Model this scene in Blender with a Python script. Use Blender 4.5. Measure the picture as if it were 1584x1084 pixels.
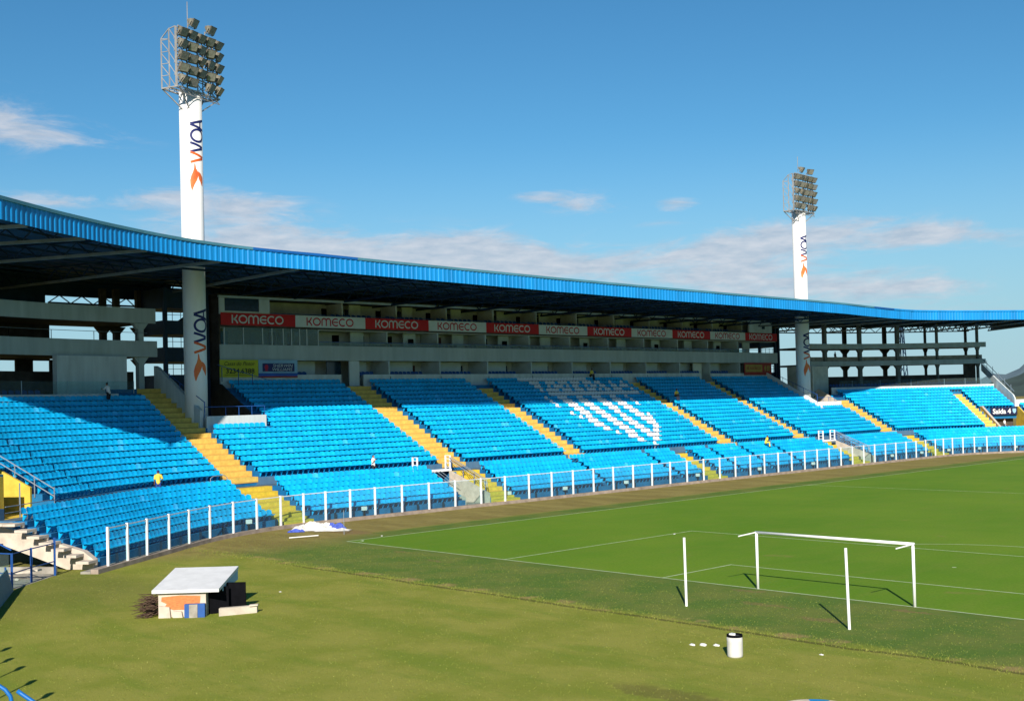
import bpy, bmesh, math, random
from mathutils import Vector, Matrix
random.seed(7)
for o in list(bpy.data.objects): bpy.data.objects.remove(o)
SC = bpy.context.scene
COL = SC.collection
PI = math.pi
# ------------------------------------------------------------------ camera
def make_camera():
    yaw, pitch, roll = -0.80817128, 0.0207080585, -0.0252521377
    f = Vector((math.sin(yaw)*math.cos(pitch), math.cos(yaw)*math.cos(pitch), math.sin(pitch)))
    r = Vector((math.cos(yaw), -math.sin(yaw), 0)); u = r.cross(f)
    c, s = math.cos(roll), math.sin(roll)
    R = c*r + s*u; U = -s*r + c*u
    cam = bpy.data.cameras.new('camera'); o = bpy.data.objects.new('camera', cam); COL.objects.link(o)
    o.matrix_world = Matrix(((R.x, U.x, -f.x, 61.852), (R.y, U.y, -f.y, -44.3605), (R.z, U.z, -f.z, 8.63706), (0, 0, 0, 1)))
    cam.sensor_width = 36; cam.lens = 1843.41414/1584*36; cam.shift_y = 38.4832/1584
    cam.clip_start = 0.1; cam.clip_end = 20000
    SC.camera = o
make_camera()
# ------------------------------------------------------------------ light
SUN_EL = math.radians(28.5); SUN_H = (0.677, -0.736)
sd = Vector((SUN_H[0]*math.cos(SUN_EL), SUN_H[1]*math.cos(SUN_EL), math.sin(SUN_EL)))
L = bpy.data.lights.new('sun', 'SUN'); L.energy = 5.0; L.angle = math.radians(0.5); L.color = (1.0, 0.93, 0.82)
so = bpy.data.objects.new('sun', L); COL.objects.link(so); so.rotation_euler = sd.to_track_quat('Z', 'Y').to_euler(); so.location = (80, -90, 80)
SC.view_settings.view_transform = 'Standard'; SC.view_settings.look = 'None'; SC.view_settings.gamma = 1
SC.view_settings.exposure = 0.5
SC.view_settings.use_curve_mapping = False
W = bpy.data.worlds.new('World'); SC.world = W; W.use_nodes = True
def make_world():
    nt = W.node_tree; N = nt.nodes; K = nt.links; N.clear()
    out = N.new('ShaderNodeOutputWorld'); bg = N.new('ShaderNodeBackground'); K.new(bg.outputs[0], out.inputs[0])
    sky = N.new('ShaderNodeTexSky'); sky.sky_type = 'NISHITA'; sky.sun_disc = False
    sky.sun_elevation = SUN_EL; sky.sun_rotation = math.atan2(SUN_H[0], SUN_H[1]); sky.altitude = 10
    sky.air_density = 1.0; sky.dust_density = 0.0; sky.ozone_density = 2.5
    bg.inputs[1].default_value = 0.072
    hs = N.new('ShaderNodeHueSaturation'); hs.inputs['Saturation'].default_value = 1.12; hs.inputs['Value'].default_value = 1.0
    tn = N.new('ShaderNodeMixRGB'); tn.blend_type = 'MULTIPLY'; tn.inputs[0].default_value = 1; tn.inputs[2].default_value = (.64, .91, 1.0, 1); K.new(sky.outputs[0], tn.inputs[1]); K.new(tn.outputs[0], hs.inputs['Color'])
    tc = N.new('ShaderNodeTexCoord'); sep = N.new('ShaderNodeSeparateXYZ'); K.new(tc.outputs['Generated'], sep.inputs[0])
    def M(op, a, b=None, clamp=False):
        m = N.new('ShaderNodeMath'); m.operation = op; m.use_clamp = clamp
        for i, v in enumerate((a, b)):
            if v is None: continue
            if isinstance(v, (int, float)): m.inputs[i].default_value = v
            else: K.new(v, m.inputs[i])
        return m.outputs[0]
    az = M('MULTIPLY', M('ARCTAN2', sep.outputs[0], sep.outputs[1]), 57.2958)
    el = M('MULTIPLY', M('ARCSINE', sep.outputs[2]), 57.2958)
    # cloud banks: azimuth, elevation, half width, half height, strength (degrees)
    C = [(-69.5, 12.6, 3.2, 0.9, .55), (-66.5, 12.2, 3.0, .5, .42), (-72.5, 12.9, 3.0, 1.3, .6), (-68, 9.4, 2.6, .45, .6), (-62.5, 9.5, 2.6, .5, .85), (-59.2, 8.9, 3.0, 1.1, 1.0), (-58.5, 7.2, 4.0, .8, .9),
         (-53.5, 7.0, 5.2, 1.0, 1.15), (-48.5, 6.9, 4.0, 1.0, 1.1), (-44.5, 6.4, 4.0, .7, 1.0), (-40.0, 6.3, 3.0, .45, .5),
         (-42.6, 9.2, 1.5, .5, .95), (-44.5, 9.7, 1.3, .3, .8), (-38.2, 9.0, .95, .33, .95), (-39.5, 8.2, 1.4, .2, .35), (-35.6, 6.7, 3.2, .8, 1.1), (-31.2, 7.3, 3.8, .65, 1.15), (-26.6, 6.9, 2.2, .5, 1.1),
         (-33.0, 5.0, 4.0, .85, .95), (-28.6, 4.7, 3.6, .6, .75), (-38.5, 5.5, 3.4, .4, .6), (-25.0, 3.4, 3.5, .5, .55), (-20, 6.5, 3, .6, .5), (-95, 10, 14, 2.2, .8), (-130, 15, 20, 3, .7), (20, 9, 20, 2.5, .8), (70, 14, 16, 3, .6), (120, 8, 20, 2, .7), (-5, 6, 8, .9, .7), (170, 12, 16, 2, .7)]
    acc = None
    for a, e, sa, se, k in C:
        da = M('MULTIPLY', M('SUBTRACT', az, a), 1/sa); de = M('MULTIPLY', M('SUBTRACT', el, e), 1/se)
        g = M('MULTIPLY', M('EXPONENT', M('MULTIPLY', M('ADD', M('MULTIPLY', da, da), M('MULTIPLY', de, de)), -0.8)), k)
        acc = g if acc is None else M('ADD', acc, g)
    cmb = N.new('ShaderNodeCombineXYZ'); K.new(M('MULTIPLY', az, 0.24), cmb.inputs[0]); K.new(M('MULTIPLY', el, 0.95), cmb.inputs[1])
    nz = N.new('ShaderNodeTexNoise'); nz.inputs['Scale'].default_value = 1.0; nz.inputs['Detail'].default_value = 9; nz.inputs['Roughness'].default_value = .66; nz.inputs['Distortion'].default_value = .55
    K.new(cmb.outputs[0], nz.inputs['Vector'])
    nz2 = N.new('ShaderNodeTexNoise'); nz2.inputs['Scale'].default_value = 2.6; nz2.inputs['Detail'].default_value = 5; nz2.inputs['Roughness'].default_value = .6
    K.new(cmb.outputs[0], nz2.inputs['Vector'])
    d = M('MULTIPLY', M('SUBTRACT', acc, 0.10), 1.0)
    dens = M('MULTIPLY', M('ADD', d, M('MULTIPLY', M('SUBTRACT', nz.outputs[0], 0.5), 3.1)), 1.25)
    mr = N.new('ShaderNodeMapRange'); mr.interpolation_type = 'SMOOTHSTEP'; mr.inputs['From Min'].default_value = .10; mr.inputs['From Max'].default_value = 1.45
    K.new(dens, mr.inputs[0])
    # a cloud needs a bank under it
    gate = N.new('ShaderNodeMapRange'); gate.inputs['From Min'].default_value = .05; gate.inputs['From Max'].default_value = .45; K.new(acc, gate.inputs[0])
    fac = M('MULTIPLY', M('MULTIPLY', mr.outputs[0], gate.outputs[0]), .84, True)
    cc = N.new('ShaderNodeMixRGB'); cc.inputs[1].default_value = (4.4, 5.2, 6.3, 1); cc.inputs[2].default_value = (6.6, 6.8, 7.4, 1)
    sh = N.new('ShaderNodeMapRange'); sh.inputs['From Min'].default_value = .33; sh.inputs['From Max'].default_value = .68; K.new(nz2.outputs[0], sh.inputs[0]); K.new(sh.outputs[0], cc.inputs[0])
    # pale blue-grey air near the horizon instead of the model's yellow
    hz = N.new('ShaderNodeMapRange'); hz.inputs['From Min'].default_value = 13.0; hz.inputs['From Max'].default_value = 0.0; hz.interpolation_type = 'SMOOTHSTEP'; K.new(el, hz.inputs[0])
    hm = N.new('ShaderNodeMixRGB'); K.new(M('MULTIPLY', hz.outputs[0], .85), hm.inputs[0]); K.new(hs.outputs[0], hm.inputs[1]); hm.inputs[2].default_value = (3.5, 5.4, 6.7, 1)
    mx = N.new('ShaderNodeMixRGB'); K.new(fac, mx.inputs[0]); K.new(hm.outputs[0], mx.inputs[1]); K.new(cc.outputs[0], mx.inputs[2])
    K.new(mx.outputs[0], bg.inputs[0])
make_world()
# ------------------------------------------------------------------ materials
def mat(name, col, rough=.7, var=.12, scale=3.0, bump=0.0, metal=0.0, spec=.3, var2=None, stretch=None, emit=0):
    m = bpy.data.materials.new(name); m.use_nodes = True; nt = m.node_tree; N = nt.nodes; K = nt.links
    b = N['Principled BSDF']; b.inputs['Roughness'].default_value = rough; b.inputs['Metallic'].default_value = metal
    b.inputs['Specular IOR Level'].default_value = spec
    tc = N.new('ShaderNodeTexCoord'); nz = N.new('ShaderNodeTexNoise'); nz.inputs['Scale'].default_value = scale; nz.inputs['Detail'].default_value = 6; nz.inputs['Roughness'].default_value = .6
    if stretch:
        mp = N.new('ShaderNodeMapping'); mp.inputs['Scale'].default_value = stretch; K.new(tc.outputs['Object'], mp.inputs[0]); K.new(mp.outputs[0], nz.inputs['Vector'])
    else: K.new(tc.outputs['Object'], nz.inputs['Vector'])
    mr = N.new('ShaderNodeMapRange'); mr.inputs['From Min'].default_value = .3; mr.inputs['From Max'].default_value = .7; K.new(nz.outputs[0], mr.inputs[0])
    mx = N.new('ShaderNodeMixRGB'); c2 = var2 if var2 else tuple(c*(1-var*2) for c in col); c1 = col if var2 else tuple(min(1, c*(1+var*.6)) for c in col)
    mx.inputs[1].default_value = (*c2, 1); mx.inputs[2].default_value = (*c1, 1); K.new(mr.outputs[0], mx.inputs[0]); K.new(mx.outputs[0], b.inputs['Base Color'])
    if bump:
        bp = N.new('ShaderNodeBump'); bp.inputs['Strength'].default_value = bump; bp.inputs['Distance'].default_value = .02; K.new(nz.outputs[0], bp.inputs['Height']); K.new(bp.outputs[0], b.inputs['Normal'])
    if emit:
        b.inputs['Emission Color'].default_value = (*col, 1); b.inputs['Emission Strength'].default_value = emit
    return m
def glass_mat(name, tint=(.75, .85, .85), amt=.25, rough=.05):
    m = bpy.data.materials.new(name); m.use_nodes = True; nt = m.node_tree; N = nt.nodes; K = nt.links; N.clear()
    out = N.new('ShaderNodeOutputMaterial'); t = N.new('ShaderNodeBsdfTransparent'); t.inputs[0].default_value = (*tint, 1)
    g = N.new('ShaderNodeBsdfPrincipled'); g.inputs['Base Color'].default_value = (.5, .62, .62, 1); g.inputs['Roughness'].default_value = rough
    nz = N.new('ShaderNodeTexNoise'); nz.inputs['Scale'].default_value = .6
    mr = N.new('ShaderNodeMapRange'); mr.inputs['To Min'].default_value = amt*.4; mr.inputs['To Max'].default_value = amt*1.5; K.new(nz.outputs[0], mr.inputs[0])
    mx = N.new('ShaderNodeMixShader'); K.new(mr.outputs[0], mx.inputs[0]); K.new(t.outputs[0], mx.inputs[1]); K.new(g.outputs[0], mx.inputs[2]); K.new(mx.outputs[0], out.inputs[0])
    return m
MT = dict(
 white=mat('white_paint', (.80, .79, .76), .55, .05, 1.2, stretch=(1, 1, .25)),
 wall=mat('stained_white_wall', (.56, .62, .63), .8, .11, 1.0, .3, stretch=(1.4, 1.4, .2)),
 panelw=mat('pale_grey_panel', (.52, .60, .60), .8, .08, 1.0),
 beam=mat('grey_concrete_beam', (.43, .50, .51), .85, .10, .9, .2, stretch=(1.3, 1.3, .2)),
 concrete=mat('raw_concrete', (.36, .33, .28), .9, .22, 1.6, .5),
 concrete_l=mat('pale_concrete', (.58, .50, .41), .9, .15, 1.3, .4),
 darkconc=mat('dark_and_shaded_concrete', (.08, .068, .058), .95, .25, 1.2, .4),  # dark concrete; also carries painted shade on the niche flank and vomitory backs
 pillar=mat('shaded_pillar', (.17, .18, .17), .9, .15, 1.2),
 darkwall=mat('dim_interior_wall', (.60, .62, .55), .9, .12, 1.0),
 door=mat('dark_red_door', (.10, .035, .03), .6, .1),
 doorb=mat('dark_blue_glass', (.015, .04, .07), .2, .2, spec=.5),
 step=mat('blue_painted_terrace', (.008, .15, .34), .75, .18, 1.5, .2),
 walk=mat('worn_blue_grey_walkway', (.07, .15, .22), .85, .35, .7, .2, var2=(.10, .11, .12)),
 walkw=mat('worn_blue_grey_wall', (.10, .19, .27), .85, .3, .9, .2, var2=(.05, .12, .22), stretch=(1, 1, .6)),
 yel=mat('yellow_stair_paint', (.62, .42, .07), .75, .12, 2.5, .2),
 yel2=mat('faded_yellow_stair_paint', (.66, .37, .10), .8, .12, 2.5, .2),
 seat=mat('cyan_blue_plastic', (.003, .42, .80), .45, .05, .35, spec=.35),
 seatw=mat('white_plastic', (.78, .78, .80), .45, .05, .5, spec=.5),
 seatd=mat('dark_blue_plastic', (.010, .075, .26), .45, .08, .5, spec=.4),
 tube=mat('blue_tube_paint', (.006, .13, .42), .45, .07, .5, spec=.4),
 bluem=mat('blue_metal_cladding', (.005, .25, .64), .5, .14, .9, spec=.4, stretch=(1, 1, .12)),
 bluecap=mat('teal_grey_cap', (.07, .22, .30), .5, .1, .5, spec=.4),
 bluedk=mat('repainted_blue_cap', (.005, .10, .36), .5, .1, .5, spec=.4),
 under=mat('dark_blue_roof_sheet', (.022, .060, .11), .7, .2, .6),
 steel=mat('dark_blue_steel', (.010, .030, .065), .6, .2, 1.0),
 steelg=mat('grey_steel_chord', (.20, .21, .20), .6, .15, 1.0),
 rail=mat('blue_rail_paint', (.02, .09, .32), .5, .1),
 railg=mat('galvanised_rail', (.30, .36, .42), .45, .1, metal=.3),
 lamp=mat('lamp_housing', (.19, .175, .135), .6, .3, 3.0),
 lampf=mat('lamp_glass', (.35, .33, .28), .12, .25, 2.0, spec=.8),
 frame=mat('galvanised_frame', (.38, .36, .34), .5, .15, 1.0, metal=.2),
 navy=mat('navy_lettering', (.012, .018, .12), .5, .05),
 orange=mat('orange_lettering', (.75, .16, .015), .5, .15, 1.5, var2=(.62, .07, .02)),
 redbird=mat('red_orange_mark', (.80, .10, .03), .5, .2, 1.2, var2=(.75, .22, .05)),
 red=mat('red_banner', (.55, .012, .018), .55, .06, .8),
 whiteb=mat('white_banner', (.62, .68, .68), .55, .05, .8),
 redt=mat('crimson_lettering', (.48, .01, .04), .5, .05),
 lime=mat('yellow_green_board', (.50, .50, .03), .55, .08, .8),
 black=mat('black_lettering', (.012, .012, .012), .6, .05),
 boardb=mat('blue_board', (.015, .09, .42), .5, .1, .6),
 boardl=mat('pale_blue_board', (.25, .45, .62), .5, .1, .6),
 signd=mat('navy_sign', (.015, .018, .06), .45, .1),
 post=mat('white_post_paint', (.82, .80, .80), .5, .06, 2.0),
 kerb=mat('weathered_kerb', (.34, .27, .22), .9, .22, 1.4, .5),
 skin=mat('skin', (.42, .22, .14), .6, .05), skind=mat('dark_skin', (.16, .08, .05), .6, .05),
 hair=mat('black_hair', (.01, .01, .012), .6, .1), cyel=mat('yellow_cloth', (.80, .62, .08), .85, .08),
 cwhite=mat('white_cloth', (.78, .76, .74), .9, .06), cblue=mat('blue_jeans', (.02, .06, .25), .9, .1), cdark=mat('dark_cloth', (.02, .022, .03), .9, .1),
 roofw=mat('white_sheet_roof', (.66, .66, .66), .55, .07, 1.6), brick=mat('orange_brick', (.62, .24, .08), .9, .2, 14.0, .6, var2=(.40, .13, .05), stretch=(.5, .5, 2.2)),
 tarp=mat('white_tarp', (.60, .58, .54), .7, .08, 2.0), tarpb=mat('blue_tarp', (.05, .09, .42), .6, .1, 2.0),
 branch=mat('dry_branches', (.10, .06, .04), .95, .3, 8.0), goalw=mat('goal_white', (.86, .85, .83), .4, .03),
 near_black=mat('black_plastic', (.006, .006, .008), .8, .2, spec=.05), teal=mat('teal_banner', (.04, .13, .16), .6, .25, 1.2, var2=(.08, .18, .22)),
 drum=mat('dirty_white_plastic', (.62, .60, .56), .6, .12, 2.5, stretch=(1, 1, .5)),
 frame2=mat('pale_rail', (.60, .66, .70), .5, .05, 2.0),
 hill=mat('wooded_hill', (.055, .085, .07), .95, .3, .01), hillf=mat('far_hill', (.13, .19, .22), .95, .15, .004),  # distance haze is mixed into the far hill's pale blue colour
 glassp=glass_mat('fence_glass', (.84, .93, .93), .035), glassw=glass_mat('window_glass', (.62, .72, .72), .2),
 redboard=mat('dark_red_board', (.33, .03, .02), .6, .15, 1.0), gold=mat('ochre_panel', (.40, .27, .05), .6, .15, 1.0),
)
def step_mat(name, col, z0, per, browner):
    m = mat(name, col, .8, .14, 2.5, .2); nt = m.node_tree; N = nt.nodes; K = nt.links; b = N['Principled BSDF']
    src = b.inputs['Base Color'].links[0].from_socket
    tc = N.new('ShaderNodeTexCoord'); sp = N.new('ShaderNodeSeparateXYZ'); K.new(tc.outputs['Object'], sp.inputs[0])
    a = N.new('ShaderNodeMath'); a.operation = 'SUBTRACT'; a.inputs[1].default_value = z0; K.new(sp.outputs[2], a.inputs[0])
    d = N.new('ShaderNodeMath'); d.operation = 'DIVIDE'; d.inputs[1].default_value = per; K.new(a.outputs[0], d.inputs[0])
    f = N.new('ShaderNodeMath'); f.operation = 'FRACT'; K.new(d.outputs[0], f.inputs[0])
    nz = N.new('ShaderNodeTexNoise'); nz.inputs['Scale'].default_value = 3.0; K.new(tc.outputs['Object'], nz.inputs['Vector'])
    g = N.new('ShaderNodeMath'); g.operation = 'MULTIPLY_ADD'; g.inputs[1].default_value = .3; K.new(nz.outputs[0], g.inputs[0]); K.new(f.outputs[0], g.inputs[2])
    r = N.new('ShaderNodeMapRange'); r.inputs['From Min'].default_value = .42; r.inputs['From Max'].default_value = .30; K.new(g.outputs[0], r.inputs[0])  # browner band low on each riser, its edge broken by noise
    mx = N.new('ShaderNodeMixRGB'); K.new(r.outputs[0], mx.inputs[0]); K.new(src, mx.inputs[1]); mx.inputs[2].default_value = (*browner, 1); K.new(mx.outputs[0], b.inputs['Base Color'])
    return m
MT['yel'] = step_mat('yellow_stair_paint', (.68, .50, .05), .57+.031, .34, (.54, .38, .05))
MT['yel2'] = step_mat('faded_yellow_stair_paint', (.76, .50, .11), 3.26+.031, .415, (.56, .33, .08))
def vary(m, amt, fade=(.25, .55, .80)):
    nt = m.node_tree; N = nt.nodes; K = nt.links; b = N['Principled BSDF']; src = b.inputs['Base Color'].links[0].from_socket
    oi = N.new('ShaderNodeObjectInfo'); ge = N.new('ShaderNodeNewGeometry'); ad = N.new('ShaderNodeMath'); ad.operation = 'ADD'; K.new(oi.outputs['Random'], ad.inputs[0]); K.new(ge.outputs['Random Per Island'], ad.inputs[1])
    fr = N.new('ShaderNodeMath'); fr.operation = 'FRACT'; K.new(ad.outputs[0], fr.inputs[0])
    mr = N.new('ShaderNodeMapRange'); mr.inputs['To Min'].default_value = 1-amt; mr.inputs['To Max'].default_value = 1+amt*.5; K.new(fr.outputs[0], mr.inputs[0])
    h = N.new('ShaderNodeHueSaturation'); K.new(src, h.inputs['Color']); K.new(mr.outputs[0], h.inputs['Value'])
    g = N.new('ShaderNodeMapRange'); g.inputs['From Min'].default_value = .975; g.inputs['From Max'].default_value = .98; g.inputs['To Max'].default_value = .16; K.new(fr.outputs[0], g.inputs[0])
    mx = N.new('ShaderNodeMixRGB'); K.new(g.outputs[0], mx.inputs[0]); K.new(h.outputs[0], mx.inputs[1]); mx.inputs[2].default_value = (*fade, 1); K.new(mx.outputs[0], b.inputs['Base Color'])
vary(MT['seat'], .16)
MT['yelw'] = mat('yellow_wall_paint', (.66, .46, .06), .75, .12, 1.5, .2)
# ------------------------------------------------------------------ object helpers
def meta(o, label=None, cat=None, group=None, kind=None):
    if label: o['label'] = label
    if cat: o['category'] = cat
    if group: o['group'] = group
    if kind: o['kind'] = kind
    return o
def empty(name, loc, label, cat, group=None, rz=0):
    o = bpy.data.objects.new(name, None); COL.objects.link(o); o.location = loc; o.rotation_euler = (0, 0, rz)
    o.empty_display_size = .3
    return meta(o, label, cat, group)
class MB:
    def __init__(s): s.v = []; s.f = []
    def add(s, vs, fs):
        b = len(s.v); s.v += [tuple(v) for v in vs]; s.f += [tuple(b+i for i in f) for f in fs]
    def hexa(s, p):  # 8 points: bottom 0-3, top 4-7
        s.add(p, [(0, 3, 2, 1), (4, 5, 6, 7), (0, 1, 5, 4), (1, 2, 6, 5), (2, 3, 7, 6), (3, 0, 4, 7)])
    def box(s, x0, x1, y0, y1, z0, z1):
        s.hexa([(x0, y0, z0), (x1, y0, z0), (x1, y1, z0), (x0, y1, z0), (x0, y0, z1), (x1, y0, z1), (x1, y1, z1), (x0, y1, z1)])
    def beam(s, p, q, w, h=None):
        h = h or w; p = Vector(p); q = Vector(q); d = (q-p)
        if d.length < 1e-6: return
        d.normalize(); up = Vector((0, 0, 1)) if abs(d.z) < .95 else Vector((1, 0, 0)); a = d.cross(up).normalized()*w/2; b = a.cross(d).normalized()*h/2
        s.hexa([p-a-b, p+a-b, q+a-b, q-a-b, p-a+b, p+a+b, q+a+b, q-a+b])
    def tube(s, pts, r, n=8, cap=True):
        pts = [Vector(p) for p in pts]; rs = r if isinstance(r, (list, tuple)) else [r]*len(pts); b = len(s.v)
        prev = None
        for i, p in enumerate(pts):
            d = (pts[min(i+1, len(pts)-1)]-pts[max(i-1, 0)]).normalized()
            if prev is None:
                up = Vector((0, 0, 1)) if abs(d.z) < .9 else Vector((1, 0, 0)); a = d.cross(up).normalized()
            else: a = (prev-d*prev.dot(d)).normalized()
            prev = a; c = d.cross(a)
            for k in range(n):
                t = 2*PI*k/n; s.v.append(tuple(p+(a*math.cos(t)+c*math.sin(t))*rs[i]))
        for i in range(len(pts)-1):
            for k in range(n):
                k2 = (k+1) % n; s.f.append((b+i*n+k, b+i*n+k2, b+(i+1)*n+k2, b+(i+1)*n+k))
        if cap:
            s.f.append(tuple(b+k for k in range(n))[::-1]); s.f.append(tuple(b+(len(pts)-1)*n+k for k in range(n)))
    def build(s, name, m, parent=None, org=None, smooth=False):
        """vertices are world coordinates; stored relative to the top-level parent's location (or org)"""
        if org is None:
            t = parent
            while t is not None and t.parent is not None: t = t.parent
            org = t.location if t is not None else Vector((0, 0, 0))
        org = Vector(org)
        me = bpy.data.meshes.new(name); me.from_pydata([tuple(Vector(v)-org) for v in s.v], [], s.f); me.update()
        bm = bmesh.new(); bm.from_mesh(me); bmesh.ops.recalc_face_normals(bm, faces=bm.faces); bm.to_mesh(me); bm.free()
        if smooth:
            for p in me.polygons: p.use_smooth = True
        o = bpy.data.objects.new(name, me); me.materials.append(m); COL.objects.link(o)
        if parent: o.parent = parent
        elif org.length > 0: o.location = org
        return o
def copy_tree(o, parent=None):
    c = o.copy(); COL.objects.link(c)
    if parent is not None: c.parent = parent
    for ch in list(o.children): copy_tree(ch, c)
    return c
# ------------------------------------------------------------------ stand layout: s runs along the fence, o is the distance behind it
X0 = -10.6; YL, YR = 6.0, 100.0; RC = 22.0; TH = math.radians(36)
def B(s, o=0.0):
    if YL <= s <= YR: return (X0-o, s), (-1., 0.)
    left = s < YL; y0 = YL if left else YR; d = (y0-s) if left else (s-y0); a = min(d/RC, TH); ext = max(0, d-RC*TH); sg = -1 if left else 1
    n = (-math.cos(a), sg*math.sin(a)); t = (math.sin(a), sg*math.cos(a)); c = (X0+RC, y0)
    return (c[0]+n[0]*(RC+o)+t[0]*ext, c[1]+n[1]*(RC+o)+t[1]*ext), n
def W3(s, o, z): (x, y), n = B(s, o); return (x, y, z)
def samples(s0, s1):
    out = [s0]; bl = [YL-RC*TH*k/8 for k in range(9)]+[YR+RC*TH*k/8 for k in range(9)]
    out += [b for b in sorted(bl) if s0+.05 < b < s1-.05]
    return out+[s1]
def cprism(mb, s0, s1, poly, ss=None):
    """extrude a closed (o,z) polygon along the curve, capped"""
    ss = ss or samples(s0, s1); n = len(poly); b = len(mb.v)
    for s in ss:
        for o, z in poly: mb.v.append(W3(s, o, z))
    for i in range(len(ss)-1):
        for k in range(n):
            k2 = (k+1) % n; mb.f.append((b+i*n+k, b+i*n+k2, b+(i+1)*n+k2, b+(i+1)*n+k))
    mb.f.append(tuple(b+k for k in range(n))); mb.f.append(tuple(b+(len(ss)-1)*n+k for k in range(n))[::-1])
def cbox(mb, s0, s1, o0, o1, z0, z1): cprism(mb, s0, s1, [(o0, z0), (o1, z0), (o1, z1), (o0, z1)])
LO0, LOT, LZ0, LZR, NL = .9, .72, .57, .34, 7       # lower rows
UO0, UOT, UZ0, UZR, NU = 7.0, .815, 3.26, .415, 18   # upper rows
WO, WZ = 5.94, 2.62                                  # walkway
def lrow(j): return LO0+LOT*j, LZ0+LZR*j
def urow(k): return UO0+UOT*k, UZ0+UZR*k
S_L, S_R = -18.0, 121.2                              # covered stand
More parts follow.
